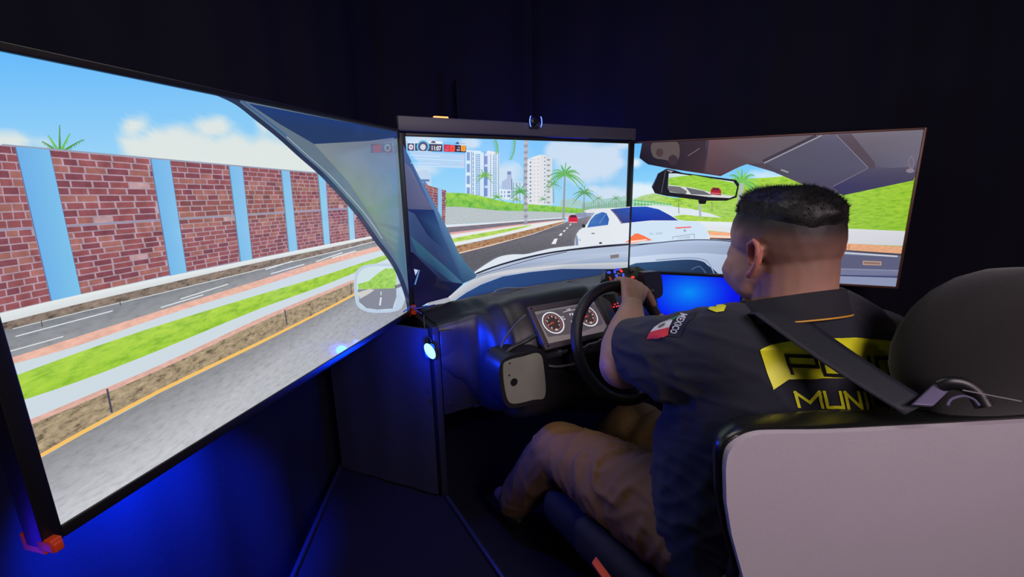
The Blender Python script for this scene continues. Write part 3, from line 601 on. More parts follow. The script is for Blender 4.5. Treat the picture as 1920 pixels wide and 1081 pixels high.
# dashboard of the pictured car
S.poly([(1180, 457), (1230, 453), (1290, 448), (1340, 448), (1372, 451), (1480, 458), (1580, 470), (1700, 480), (1700, 545), (1180, 530)], [(186, 204, 232)]*5+[(150, 160, 190), (112, 118, 148), (96, 100, 130), (104, 110, 150), (160, 180, 210)])
S.line([(1180, 459), (1230, 455), (1290, 449.5), (1340, 449.5), (1375, 453)], 1.6, (40, 42, 60)); S.line([(1180, 462), (1215, 457), (1262, 452)], 1.2, (70, 74, 96))
S.poly([(1180, 482), (1240, 476), (1320, 474), (1400, 480), (1400, 530), (1180, 530)], [(206, 220, 240), (196, 212, 236), (190, 206, 232), (170, 184, 214), (160, 176, 206), (190, 206, 230)])
S.poly([(1180, 497), (1230, 490), (1285, 486), (1312, 488), (1326, 496), (1338, 520), (1180, 530)], [(50, 84, 124), (46, 76, 116), (40, 66, 104), (36, 58, 94), (30, 50, 86), (22, 34, 64), (20, 36, 76)], sm=3)
S.line([(1230, 487), (1285, 483), (1315, 485), (1330, 494), (1342, 520)], 2, (140, 160, 190)); S.line([(1296, 505), (1312, 499), (1326, 515)], 2, (74, 100, 140))
S.line([(1576, 473), (1682, 480)], 3, (196, 200, 214), sm=0); S.poly([(1570, 476), (1700, 483), (1700, 505), (1570, 502)], (92, 94, 124)); S.line([(1560, 503), (1690, 507)], 1.6, (140, 142, 166), sm=0); S.poly([(1560, 504), (1700, 508), (1700, 514), (1560, 512)], (116, 120, 152)); S.line([(1560, 515), (1700, 519)], 2.4, (64, 66, 104), sm=0); S.poly([(1560, 517), (1700, 521), (1700, 545), (1560, 545)], (140, 148, 180))
S.poly([(1617, 488), (1652, 489.5), (1652, 497), (1617, 496)], (182, 152, 136)); S.poly([(1619, 490), (1650, 491.5), (1650, 495.4), (1619, 494)], (140, 110, 104))
S.build(tvR)
# ------------------------------------------------------------ brackets, bar, web camera (fixed to the screens)
def bracket(u, v, S, t, size=(.03, .03)):
    b = MB(); c = S.world(u, v, .004)
    b.box(c+S.n*.004, S.dx*size[0]/2, S.dz*.006, S.n*.012, bev=.002); b.box(c+S.n*.002-S.dz*(size[1]/2-.006), S.dx*.006, S.dz*size[1]/2, S.n*.012, bev=.002)
    b.box(c-S.n*.02, S.dx*size[0]/2, S.dz*.012, S.n*.018, bev=.002)
    o = b.build('corner_bracket', orange_m, t); o['label'] = 'orange corner bracket'
bracket(-.014, .550, SL, tvL, (.010, .016)); bracket(.957, .546, SL, tvL, (.016, .03)); bracket(.957, .546, SCn, tvC, (.02, .022))
grey_m = mat('grey_bar', (74, 72, 84), .5); blue_led = mat('blue_led', (60, 90, 255), .4, emis=(96, 130, 255), es=2.2)
q = MB(); q.box(SCn.world(.478, -.036, .0), SCn.dx*.49, SCn.dz*.022, SCn.n*.012, bev=.004); o = q.build('top_bar', grey_m, tvC); o['label'] = 'plain grey bar along the upper edge'
q = MB(); q.box(SCn.world(.13, -.0600, .002), SCn.dx*.024, SCn.dz*.0025, SCn.n*.006, bev=.002); k = q.build('indicator_lamp', mat('orange_led', (255, 150, 90), .4, emis=(255, 150, 80), es=2.5), tvC); k['label'] = 'glowing orange indicator'
wc = at(999, 229, y=1.40); t = empty('webcam', wc-Vector((0, 0, .022)), 'small black webcam with two curved blue lights on top of the centre screen', 'webcam')
q = MB(); q.sphere(wc, (.024, .02, .02), seg=20); q.build('camera_body', black_plastic, t)
q = MB(); q.tube([wc+Vector((0, -.017, 0)), wc+Vector((0, -.024, 0))], .009, 16); q.build('lens', mat('dark_glass', (8, 8, 14), .1), t)
q = MB(); q.box(wc-Vector((0, 0, .018)), (.02, 0, 0), (0, .012, 0), (0, 0, .004), bev=.002); q.build('clip', black_plastic, t)
for sg in (-1, 1):
    q = MB(); q.tube([wc+Vector((sg*(.017+.008*math.cos(a)), -.019, .019*math.sin(a))) for a in np.linspace(-1.15, 1.15, 9)], .0016, 8); o = q.build('light_arc', blue_led, t); o['label'] = 'glowing blue arc'

# ------------------------------------------------------------ wooden side box under the screens, edges lit blue
panel_m = mat('black_laminate', (30, 29, 36), .42, bump=.06, bscale=300, var=.15, vscale=6)
edge_m = mat('worn_metal_edge', (60, 62, 80), .35, metal=.7)
t = empty('dashboard_stand', (.47, 1.3, 0), 'black laminate stand panel carrying the dashboard, lit blue beside the left screen', 'stand')
q = MB(); q.box((.450, 1.3, .42), (.010, 0, 0), (0, .098, 0), (0, 0, .42), bev=.002); q.build('side_panel', panel_m, t)
q = MB(); q.box((.52, 1.208, .69), (.058, 0, 0), (0, .008, 0), (0, 0, .135), bev=.002); q.build('front_panel', panel_m, t)
q = MB(); q.box((.60, 1.199, .556), (.04, 0, 0), (0, .003, 0), (0, 0, .002)); q.build('edge_strip', edge_m, t)
for px, py in ((806, 733), (843, 755), (912, 738)):
    p = at(px, py, y=1.2); q = MB(); q.tube([p, p+Vector((0, -.003, 0))], .004, 10); q.build('screw', edge_m, t)
# cloth panel closing the gap under the left screen
t = empty('hanging_cloth', (.31, 1.38, .28), 'black cloth hanging below the left screen next to the glowing lamp', 'cloth')
q = MB(); a_, b_ = Vector((.428, 1.215, .28)), Vector((.195, 1.53, .28)); ring = []; rbk = []
nn_ = (b_-a_).cross(Vector((0, 0, 1))).normalized(); nn_ = nn_ if nn_.dot(CO-a_) > 0 else -nn_
for k in range(31):
    f_ = k/30; p = a_.lerp(b_, f_)+nn_*.0018*math.sin(f_*17); ring.append(p); rbk.append(p-nn_*.006)
rr_ = ring+rbk[::-1]; q.loft([rr_, [p+Vector((0, 0, .555)) for p in rr_]]); q.build('cloth_panel', mat('panel_cloth', (26, 26, 36), .85, bump=.2, bscale=200), t)
# platform
t = empty('platform', (.3, 1.0, 0), 'low black platform with a raised edge under the left screen', 'platform')
top = [(.20, 1.56), (-.10, .92), (-.30, .45), (.44, .25), (.452, .84), (.45, 1.195)]
q = MB(); q.prism([(x, y, .0) for x, y in top], (0, 0, .27), bev=0); q.build('deck', mat('deck_carpet', (22, 20, 28), .95, bump=.4, bscale=400, spec=.1), t)
for a, b in (((.20, 1.56), (-.10, .92)), ((.45, 1.19), (.452, .25))):
    q = MB(); q.tube([(a[0], a[1], .277), (b[0], b[1], .277)], .007, 8); o = q.build('edge_trim', edge_m, t)
# blue lamp on the stand
lp = at(806, 657, y=1.19); t = empty('led_lamp', lp, 'small oval lamp glowing bright blue white on the corner of the stand', 'lamp')
q = MB(); ax = Vector((-.35, -.92, .1)).normalized(); sx = Vector((0, 0, 1)); sy = ax.cross(sx).normalized(); q.tube([lp-ax*.012, lp+ax*.002], .013, 24, flat=1.7, up=(.35, -.1, 1)); q.build('lamp_body', black_plastic, t)
q = MB(); M3 = Matrix((ax, sy, sx)).transposed(); q.sphere(lp+ax*.006, (.008, .0125, .026), seg=20, M=M3 @ Matrix.Rotation(R_(-24), 3, 'X')); q.build('lamp_lens', mat('led_glow', (120, 220, 255), .3, emis=(110, 220, 255), es=3.5), t)
lamp('blue_led_light', 'POINT', lp+ax*.055+Vector((-.01, 0, 0)), (0, .03, 1), 6, .012)
q = MB(); q.tube(crom([lp+Vector((.004, -.01, .03)), lp+Vector((-.01, 0, .07)), lp+Vector((.0, .03, .1))], 5), .0016, 6); q.build('cable', black_plastic, t)
for pts in (([(740, 590), (757, 584), (772, 574), (779, 577)]), [(777, 578), (790, 577), (815, 571)], [(776, 578), (783, 583), (791, 588)]):
    q = MB(); q.tube([at(x, y, y=1.33) for x, y in pts], .0022, 6); o = q.build('cable', mat('blue_sheath', (70, 80, 200), .35), None); tag(o, {4: 'thin blue lit cable along the left screen corner', 3: 'thin blue lit cable running toward the dashboard' if pts[1][1] == 577 else 'short blue lit cable hanging below the screen corner'}[len(pts)], 'cable')

# ------------------------------------------------------------ dashboard
dash_m = mat('dash_plastic', (34, 33, 38), .42, bump=.12, bscale=700, var=.15, vscale=8)
t = empty('dashboard', (.95, 1.25, .5), 'black moulded car dashboard behind the steering wheel', 'dashboard'); dash = t
ST = [(.462, [(1.385, .838), (1.28, .842), (1.215, .836), (1.205, .77), (1.205, .70), (1.30, .68)]),
      (.52, [(1.385, .840), (1.27, .850), (1.205, .842), (1.198, .76), (1.198, .66), (1.30, .64)]),
      (.572, [(1.385, .842), (1.25, .858), (1.195, .850), (1.175, .74), (1.18, .60), (1.30, .56)]),
      (.605, [(1.385, .842), (1.24, .864), (1.16, .852), (1.10, .75), (1.09, .58), (1.30, .55)]),
      (.64, [(1.385, .842), (1.22, .88), (1.13, .885), (1.05, .765), (1.035, .57), (1.30, .54)]),
      (.70, [(1.385, .842), (1.20, .895), (1.12, .896), (1.04, .78), (1.02, .57), (1.30, .54)]),
      (.95, [(1.385, .842), (1.20, .90), (1.12, .895), (1.04, .77), (1.03, .56), (1.30, .53)]),
      (1.02, [(1.385, .842), (1.21, .888), (1.15, .878), (1.09, .75), (1.08, .54), (1.30, .5)]),
      (1.20, [(1.385, .842), (1.24, .868), (1.19, .852), (1.15, .72), (1.13, .5), (1.30, .46)]),
      (1.40, [(1.40, .84), (1.28, .85), (1.24, .83), (1.20, .68), (1.18, .5), (1.32, .46)])]
rings = []
fine = []
for x, pr_ in ST: fine.append((x, [v for v in crom([(0, y, z) for y, z in pr_], 6, True)]))
for (xa, A), (xb, B) in zip(fine, fine[1:]):
    for j in range(4):
        f = j/4; ff = f*f*(3-2*f); rings.append([Vector((xa+(xb-xa)*f, 0, 0))+a.lerp(b, ff) for a, b in zip(A, B)])
rings.append([Vector((fine[-1][0], 0, 0))+a for a in fine[-1][1]])
q = MB(); q.loft(rings); q.build('dash_shell', dash_m, dash, smooth=50)
q = MB(); q.tube(crom([at(*p_, y=1.29) for p_ in ((922, 551), (932, 544), (948, 540), (975, 540), (1000, 537), (1030, 533), (1060, 528), (1088, 521))], 5), [.0012]*4+[.0026]*28+[.0012]*4, 8); o = q.build('trim_strip', mat('glossy_trim', (120, 118, 124), .15, coat=1), dash, smooth=60); o['label'] = 'glossy wavy trim along the upper edge'  # added pale strip imitates the highlight on the dash edge
# air vent recess and shroud left of the cluster
q = MB()
arc = crom([at(935, 662, y=1.075), at(948, 632, y=1.07), at(968, 606, y=1.065), at(986, 590, y=1.06)], 6); q.tube(arc, .0035, 8); q.build('panel_seam', mat('soft_grey', (84, 82, 90), .4), dash)
q = MB(); q.tube(crom([at(938, 676, y=1.04), at(955, 655, y=1.035), at(985, 640, y=1.03), at(1005, 628, y=1.02)], 6), .006, 8); q.build('moulded_ridge', dash_m, dash, smooth=60)
# fuse panel
P = [(944, 688), (955, 676), (985, 668), (1012, 663), (1020, 690), (1022, 742), (1000, 749), (960, 756), (948, 735)]
q = MB(); q.prism([at(x, y, y=1.000) for x, y in c2([(936, 690), (950, 670), (985, 661), (1018, 656), (1030, 690), (1032, 750), (1000, 757), (956, 764), (941, 740)], 5, True)], (0, .09, 0), bev=.006); q.build('panel_rim', dash_m, dash)
q = MB(); q.prism([at(x, y, y=.996) for x, y in c2(P, 5, True)], (0, .02, 0), bev=.004); o = q.build('fuse_panel', mat('grey_putty', (150, 152, 136), .55, var=.2, vscale=14), dash); o['label'] = 'pale grey blank panel with a round hole'
for x, y, r in ((964, 716, .011), (956, 681, .0022), (955, 703, .0022)):
    p = at(x, y, y=.9945); q = MB(); q.tube([p+Vector((0, .004, 0)), p-Vector((0, .0006, 0))], r, 16); q.build('hole', mat('hole_black', (6, 6, 8), .9), dash)
# lower shell towards footwell and steering column
q = MB(); q.box((.86, 1.12, .70), (.075, 0, 0), Vector((0, .13, -.03)), Vector((0, .01, .045)), bev=.03); q.build('column_shroud', dash_m, dash, smooth=60)
q = MB(); p0 = at(1022, 668, y=1.03); p1 = at(1052, 660, y=1.0); p2 = at(1075, 664, y=.98)
q.tube(crom([p1+Vector((.06, .05, 0)), p1+Vector((.02, .0, 0)), p1, p0], 5), [.006]*10+[.011]*6, 12); o = q.build('indicator_stalk', mat('stalk_grey', (58, 60, 66), .3), dash)
q = MB(); q.tube(crom([at(1020, 683, y=1.02), at(1045, 687, y=1.0), at(1078, 682, y=.99)], 5), .004, 8); q.build('shroud_seam', mat('soft_grey', (84, 82, 90), .4), dash)
# instrument cluster screen (faces up and back)
cTL, cTR, cBL = at(987, 577, y=1.10), at(1119, 555, y=1.10), at(1023, 657, y=1.0)
t = empty('instrument_display', (cTL+cTR)/2, 'rectangular instrument screen with round speed dials behind the steering wheel', 'display')
dx = (cTR-cTL); Wc = dx.length; dx.normalize(); dzv = (cBL-cTL); dzv = dzv-dx*dzv.dot(dx); Hc = dzv.length; dzv.normalize()
SI = Screen(cTL, dx, Wc, Hc, up=-dzv); SI.step = 3e-5
nI = SI.n; bz = .017
fr = MB()
def ibar(u0, v0, u1, v1): fr.box(SI.world((u0+u1)/2, (v0+v1)/2, .001), SI.dx*(u1-u0)/2, SI.dz*(v1-v0)/2, nI*.006, bev=.0015)
ibar(0, 0, Wc, bz); ibar(0, Hc-bz, Wc, Hc); ibar(0, bz, bz, Hc-bz); ibar(Wc-bz*1.3, bz, Wc, Hc-bz)
fr.build('frame', mat('cluster_frame', (92, 84, 88), .45, metal=.3), t)
q = MB(); q.box(SI.world(Wc/2, Hc/2, -.016), SI.dx*Wc/2, SI.dz*Hc/2, nI*.010, bev=.003); q.build('housing', black_plastic, t)
for u, v in ((.010, .009), (Wc-.01, .009), (.010, Hc-.009)): 
    q = MB(); q.tube([SI.world(u, v, .006), SI.world(u, v, .009)], .003, 10); q.build('screw', edge_m, t)
S = SI; S.TL = SI.TL.copy()
def U(pts, col): S.raw([(bz+a*(Wc-2*bz), bz+b*(Hc-2*bz)) for a, b in pts], [lin(col)]*len(pts) if not isinstance(col[0], tuple) else [lin(c) for c in col])
Wd, Hd = Wc-2*bz, Hc-2*bz; asp = Wd/Hd
def Ud(cx, cy, r, col, n=28, r0=0):
    P = [(cx+r/asp*math.cos(2*math.pi*i/n), cy+r*math.sin(2*math.pi*i/n)) for i in range(n)]; Q = [(cx+(a-cx)*r0, cy+(b-cy)*r0) for a, b in P]
    if not r0: return U(P, col)
    for i in range(n): U([P[i], P[(i+1) % n], Q[(i+1) % n], Q[i]], col); S.lay -= 1
    S.lay += 1
def Ut(txt, x, y, h, col, wd=None):
    V, T, (x0, x1, y0, y1) = text2d(txt, .02); k = h/(y1-y0); kx = (wd/(x1-x0)) if wd else k/asp
    S.raw([(bz+(x+(a-(x0+x1)/2)*kx)*Wd, bz+(y-(b-(y0+y1)/2)*k)*Hd) for a, b in V], [lin(col)]*len(V), 'plain', T)
U([(0, 0), (1, 0), (1, 1), (0, 1)], [(112, 110, 112), (100, 94, 104), (106, 92, 100), (126, 112, 110)])
U([(.02, .1), (.2, .05), (.5, .06), (.8, .05), (.98, .1), (.95, .75), (.6, .85), (.4, .85), (.05, .8)], (84, 76, 84))
for cx in (.21, .76):
    Ud(cx, .42, .34, (232, 230, 232), 36, .9); Ud(cx, .42, .25, (60, 44, 46)); Ud(cx, .42, .245, (180, 96, 86), 30, .93)
    for k, tx in enumerate('01234567'):
        a = math.pi*(.72+k*.21); Ut(tx, cx+.185/asp*math.cos(a), .42+.185*math.sin(a), .055, (250, 244, 236))
    U([(cx-.015, .40), (cx-.015, .44), (cx-.19/asp, .47)], (230, 84, 70)); Ud(cx, .42, .03, (150, 60, 56)); Ut('00', cx, .64, .06, (236, 236, 236))
U([(.42, .16), (.62, .14), (.62, .15), (.42, .17)], (240, 240, 244)); Ut('P R', .53, .28, .07, (244, 244, 246)); Ut('11:07', .52, .115, .05, (240, 240, 244)); Ut('0 km/h', .53, .5, .07, (230, 230, 236)); Ut('N', .47, .62, .05, (226, 226, 232)); Ut('km', .38, .30, .05, (226, 226, 232)); Ut('120', .385, .38, .05, (226, 226, 232))
S.build(t)

# ------------------------------------------------------------ steering wheel
WC = Vector((.930, .93, .780)); WR = .169; TI = R_(23); wup = Vector((0, math.sin(TI), math.cos(TI))); wx = Vector((1, 0, 0)); wn = Vector((0, -math.cos(TI), math.sin(TI)))
def ringp(deg, r=WR): return WC+(wx*math.cos(R_(deg))+wup*math.sin(R_(deg)))*r
t = empty('steering_wheel', WC, 'large black round steering wheel gripped by the driver', 'steering wheel')
leather = mat('black_leather', (26, 26, 30), .42, bump=.35, bscale=500)
q = MB(); q.tube([ringp(a) for a in range(0, 360, 5)], .0165, 16, closed=True, up=wn); q.build('rim', leather, t, smooth=60)
for a in (180, 0, 270):
    q = MB(); e = ringp(a, WR-.008); c = ringp(a, .045); m_ = (e+c)/2; q.tube(crom([c-wn*.02, m_-wn*.012, e], 6), [.016]*4+[.013]*5+[.010]*4, 12, flat=1.5, up=(ringp(a+90)-WC)); q.build('spoke', mat('spoke_metal', (40, 40, 48), .25, metal=.4), t, smooth=60)
q = MB(); q.tube([WC-wn*.045, WC-wn*.02, WC-wn*.006, WC-wn*.002], [.045, .062, .06, .05], 32); q.build('hub', black_plastic, t)
q = MB(); q.tube([WC-wn*.045, WC-wn*.16+Vector((0, 0, -.01))], [.03, .035], 20); q.build('steering_column', black_plastic, t)
# ------------------------------------------------------------ button boxes behind the wheel
def led_rect(parent, S2, u, v, w_, h, ang, col, name='button'):
    c = S2.world(u, v, .0025); ca, sa = math.cos(ang), math.sin(ang); X = S2.dx*ca+S2.dz*sa; Y = -S2.dx*sa+S2.dz*ca; b = MB()
    for sx_, sy_, a, bb in ((0, -1, w_/2, .0009), (0, 1, w_/2, .0009), (-1, 0, .0009, h/2), (1, 0, .0009, h/2)):
        b.box(c+X*sx_*w_/2+Y*sy_*h/2, X*a, Y*bb, S2.n*.0012)
    o = b.build(name, mat('led_blue', (60, 80, 255), .4, emis=(70, 84, 255), es=1.3) if col == 'b' else mat('led_red', (255, 60, 60), .4, emis=(255, 56, 60), es=1.3), parent); o['label'] = 'button ringed in blue light' if col == 'b' else 'button ringed in red light'
bTL, bTR, bBL = at(1132, 506, y=1.24), at(1207, 500, y=1.24), at(1124, 545, y=1.19)
t = empty('button_panel', (bTL+bTR)/2-Vector((0, 0, .05)), 'angular black button panel with blue and red lit buttons behind the wheel top', 'control panel')
dx = bTR-bTL; Wb = dx.length; dx.normalize(); dz_ = bBL-bTL; dz_ = dz_-dx*dz_.dot(dx); Hb = dz_.length*1.35; dz_.normalize(); SB = Screen(bTL, dx, Wb, Hb, up=-dz_)
q = MB(); q.prism([SB.world(*p, .0) for p in ((.012, 0), (Wb-.03, -.004), (Wb-.006, .012), (Wb+.004, .045), (Wb, Hb), (-.006, Hb), (-.012, .035))], -SB.n*.03, bev=.003); q.build('panel_body', black_plastic, t)
X0, Y0 = SB.uv(1160, 513); kx = .0185
for a, cl_ in ((-90, 'b'), (-35, 'r'), (25, 'b'), (90, 'r'), (150, 'b'), (210, 'b')):
    r_ = R_(a); led_rect(t, SB, X0+.0195*math.cos(r_), Y0+.0185*math.sin(r_), .011, .006, r_+math.pi/2, cl_)
for px, py, cl_ in ((1141, 511, 'b'), (1186, 520, 'r'), (1150, 532, 'r'), (1163, 533, 'r')):
    u, v = SB.uv(px, py); led_rect(t, SB, u, v, .012, .006, 0, cl_)
u, v = SB.uv(1144, 523); q = MB(); q.box(SB.world(u, v, .002), SB.dx*.004, SB.dz*.009, SB.n*.002, bev=.001); o = q.build('indicator_bar', mat('dim_orange', (150, 60, 36), .4, emis=(120, 44, 24), es=.7), t); o['label'] = 'dull orange indicator'
u, v = SB.uv(1185, 507); q = MB(); q.tube([SB.world(u, v, 0), SB.world(u, v, .012)], [.010, .008], 20); o = q.build('rotary_knob', mat('knob_grey', (74, 72, 74), .4), t)
SB.V = []; SB.C = []; SB.F = []; SB.K = []; SB.UV = []; SB.lay = 20; V, T, (x0, x1, y0, y1) = text2d('STL', .02)
SB.raw([(X0+(a-(x0+x1)/2)*.0085, Y0-(b-(y0+y1)/2)*.008) for a, b in V], [lin((120, 116, 126))]*len(V), 'plain', T); me_o = SB.build(t); me_o.name = 'lettering'
# lower control box with small red lamps, grey post
t = empty('control_box', at(1140, 575, y=1.12), 'black control box with tiny red lights seen through the wheel', 'control box')
q = MB(); q.box(at(1140, 572, y=1.14), (.035, 0, 0), (0, .012, 0), (0, .012, .04), bev=.006); q.build('box_body', black_plastic, t)
for px, py in ((1153, 570), (1156, 574), (1151, 575), (1158, 568), (1160, 573)):
    p = at(px, py, y=1.121); q = MB(); q.sphere(p, .0022, seg=8); o = q.build('lamp_dot', mat('red_led', (255, 50, 50), .4, emis=(255, 60, 50), es=2.5), t)
t = empty('grey_strut', at(1122, 604, y=1.1), 'flat grey metal strut beside the instrument screen', 'strut')
q = MB(); a, b = at(1110, 562, y=1.12), at(1125, 605, y=1.07); q.box((a+b)/2, (.008, 0, 0), (b-a)/2, (0, .004, .004), bev=.001); q.build('strut_bar', mat('strut_grey', (96, 94, 100), .4, metal=.5), t)
q = MB(); p = at(1115, 566, y=1.11); q.sphere(p-Vector((0, .004, 0)), .004, seg=10); q.build('rivet', mat('bright_steel', (150, 150, 156), .3, metal=.8), t)
# lidded black box in front of the blue monitor
t = empty('black_case', at(1225, 560, y=1.16), 'rounded black case with pale top edge beside the button panel', 'case')
P = c2([(1207, 514), (1214, 510), (1234, 509), (1240, 516), (1243, 548), (1236, 558), (1226, 559), (1214, 544)], 4, True)
q = MB(); q.prism([at(x, y, y=1.18) for x, y in P], (0, .03, 0), bev=.004); q.build('case_body', mat('case_black', (46, 44, 52), .45), t)
q = MB(); q.tube([at(1209, 514, y=1.18), at(1216, 510.5, y=1.18), at(1232, 509.5, y=1.18)], .0018, 8); q.build('edge_strip', edge_m, t)
# arm carrying it
q = MB(); q.tube([at(1222, 540, y=1.215), at(1218, 575, y=1.26), at(1215, 640, y=1.24)], .008, 10); q.build('mount_arm', black_metal, t)
# ------------------------------------------------------------ blue monitor below the right screen
dR = Vector((.594, -.804, 0)); nR = Vector((-.804, -.594, 0)).normalized(); o0 = Vector((1.435, 1.429, 1.39))+nR*.05
mTL = on_plane(1199, 511.5, o0, nR); mTR = on_plane(1392, 521, o0, nR); mW = (mTR-mTL).length; mdx = (mTR-mTL).normalized(); mH = .29
t = empty('monitor', mTL+mdx*mW/2-Vector((0, 0, mH)), 'monitor showing plain bright blue below the right screen beside the driver', 'monitor')
SM = Screen(mTL, mdx, mW, mH)
def bluef(px, py):
    d = math.hypot((px-1292)/52, (py-548)/34); e = max(0, 1-abs(px-1300)/95); return mixc((4, 18, 232), (0, 142, 246), max(0, 1-d*.62)) if d < 1.6 else mixc((4, 6, 190), (4, 18, 232), max(0, 2.6-d))
SM.grid(40, 24, bluef); SM.build(t)
f = MB()
for u0, v0, u1, v1 in ((-.012, -.012, mW+.012, 0), (-.012, mH, mW+.012, mH+.012), (-.012, 0, 0, mH), (mW, 0, mW+.012, mH)): f.box(SM.world((u0+u1)/2, (v0+v1)/2, 0), SM.dx*(u1-u0)/2, SM.dz*(v1-v0)/2, SM.n*.008, bev=.0015)
f.build('frame', frame_m, t); q = MB(); q.box(SM.world(mW/2, mH/2, -.02), SM.dx*mW/2, SM.dz*mH/2, SM.n*.01, bev=.003); q.build('back_cover', back_m, t)

# ------------------------------------------------------------ seat
SY = R_(-22); sX = Vector((math.cos(SY), math.sin(SY), 0)); sY = Vector((-math.sin(SY), math.cos(SY), 0)); sZ = Vector((0, -.06, 1)).normalized()
p0 = Vector((.60, .262, .9)); sN = sX.cross(sZ).normalized()
if sN.dot(CO-p0) < 0: sN = -sN       # towards the rear
t = empty('driver_seat', (.92, .25, 0), 'black driver seat with a large pale back cover in the right foreground', 'seat')
out = [(1362, 880), (1364, 855), (1372, 838), (1390, 824), (1415, 814), (1450, 811), (1560, 812), (1700, 808), (1800, 805), (1960, 799)]
U_ = c2(out, 4)
W3 = [on_plane(x, y, p0, sN) for x, y in U_]
TR = on_plane(1960, 799, p0, sN); 
lo = [on_plane(1400, 1081, p0, sN), on_plane(1376, 1000, p0, sN), on_plane(1365, 940, p0, sN)]
def loc(p): d = p-p0; return (d.dot(sX), d.dot(sZ))
L2 = [loc(p) for p in W3]; lo2 = [loc(p) for p in lo]; xr = 2*.31; xc = .31
half = [(x, z) for x, z in L2]
zt = L2[24][1]; xmax = L2[0][0]+.70
body = half + [(xmax-.06, half[-1][1]-.002), (xmax-.015, half[-1][1]-.02), (xmax, half[-1][1]-.06), (xmax-.002, -.22), (xmax-.03, -.52), (L2[0][0]+.06, -.52)] + lo2
def S3(x, z, d=0): return p0+sX*x+sZ*z+sN*d
pale = mat('pale_back_cover', (190, 182, 190), .75, bump=.5, bscale=900, var=.04, vscale=12)
q = MB(); q.prism([S3(x, z, 0) for x, z in body], -sN*.012, bev=.004); o = q.build('back_cover', pale, t, smooth=25); o['label'] = 'pale grey hard back cover'
cx_, cz_ = .33, -.2
def gro(x, z, g, s_=0):
    d = Vector((x-cx_, z-cz_)); l = d.length; top_ = max(0, min(1, (z+.12)/.14))*max(0, min(1, (x+.10)/.16)); g2 = g*top_+s_*(1-top_); return (x+d.x/l*g2, z+d.y/l*g2)
rim = []
for g, dpt, s_ in ((.002, -.009, .001), (.004, -.012, .004), (.003, -.02, .004), (-.001, -.036, -.004), (-.007, -.055, -.018), (-.018, -.072, -.045), (-.04, -.085, -.07), (-.09, -.09, -.12)):
    rim.append([S3(*gro(x, z, g, s_), dpt) for x, z in body])
seatl = mat('seat_leatherette', (22, 24, 24), .3, bump=.1, bscale=400, spec=.55)
q = MB(); q.loft(rim); q.build('backrest', seatl, t, smooth=50)
# slot in the top, belt guide
a = on_plane(1738, 778, p0-sN*.05, sN); topz = S3(.2, L2[30][1]+.010)
sp = Vector(on_plane(1740, 780, p0-sN*.045, sN)); q = MB(); q.box(sp+Vector((0, 0, -.001)), sX*.014, sN*.0022, sZ*.003, bev=.001); q.build('slot', mat('hole_black', (6, 6, 8), .9), t)
# cushion
q = MB(); cc_ = Vector((.90, .62, .40)); q.box((.885, .58, .315), sX*.25, Vector((-.02, .27, .035)), (0, 0, .055), bev=.035); q.build('cushion', mat('seat_cloth', (26, 26, 32), .85, bump=.3, bscale=500), t, smooth=60)
q = MB(); q.box((.67, .52, .345), Vector((.03, 0, 0)), Vector((-.03, .25, .035)), (0, 0, .05), bev=.025); q.build('bolster', mat('seat_cloth', (26, 26, 32), .85, bump=.3, bscale=500), t, smooth=60)
q = MB(); q.box((.9, .52, .15), (.2, 0, 0), (0, .22, 0), (0, 0, .13), bev=.01); q.build('seat_base', black_metal, t)
q = MB(); a, b = at(1118, 1056, z=.398), at(1150, 1100, z=.398); q.box((a+b)/2, (b-a)/2*1.3, Vector((.010, .004, 0)), (0, 0, .004), bev=.002); o = q.build('release_strap', mat('orange_strap', (220, 84, 40), .6), t); o['label'] = 'orange pull strap'
q = MB(); a, b = at(1192, 1056, z=.33), at(1212, 1085, z=.33); q.tube([a, b], .004, 8); q.build('adjust_bar', edge_m, t)
# headrest
hc = at(1874, 648, d=.68); q = MB()
hr = []
for k in range(13):
    a = math.pi*k/12; zz = -math.cos(a)
    w2 = .168*math.sin(a)**.80 if 0 < k < 12 else .004; th = .06*math.sin(a)**.6 if 0 < k < 12 else .003
    ring = []
    for j in range(28):
        b = 2*math.pi*j/28; cx2, cy2 = math.cos(b), math.sin(b); f = lambda v, e: math.copysign(abs(v)**e, v)
        ring.append(hc+sX*f(cx2, .8)*w2+sN*f(cy2, .75)*th+sZ*zz*.118)
    hr.append(ring)
q.loft(hr); o = q.build('headrest', mat('headrest_cloth', (15, 13, 13), .9, bump=.4, bscale=600, sheen=.15), t, smooth=60)
for s_ in (-.045, .05):
    q = MB(); q.tube([hc+sX*s_-sZ*.09, hc+sX*s_-sZ*.17], .006, 12); o = q.build('headrest_rod', edge_m, t)
g0, g1 = at(1728, 760, d=.59), at(1768, 722, d=.61)
q = MB(); ax_ = (g1-g0); q.box((g0+g1)/2, ax_*.5, sX*.011+sN*.004, (g1-g0).cross(sX).normalized()*.003, bev=.0015); o = q.build('belt_guide', mat('violet_grey_plastic', (104, 98, 128), .3), t, smooth=60); o['label'] = 'shiny grey belt guide'  # grey plastic with purple light put into its colour
q = MB(); q.tube(crom([at(1762, 724, d=.605), at(1780, 718, d=.6), at(1806, 722, d=.595), at(1830, 738, d=.59), at(1846, 762, d=.585)], 6), [.006]*25, 10, flat=1.6); q.build('guide_arm', black_plastic, t, smooth=60)
q = MB(); q.tube(crom([at(1776, 760, d=.58), at(1784, 748, d=.585), at(1805, 742, d=.585), at(1825, 748, d=.58), at(1836, 760, d=.575)], 6), .0016, 8); q.build('guide_ring', mat('violet_grey_plastic', (104, 98, 128), .3), t)
q = MB(); q.tube([at(1805, 731, d=.58), at(1915, 752, d=.56)], .0009, 6); q.build('cord', mat('pale_thread', (130, 126, 130), .5), t)
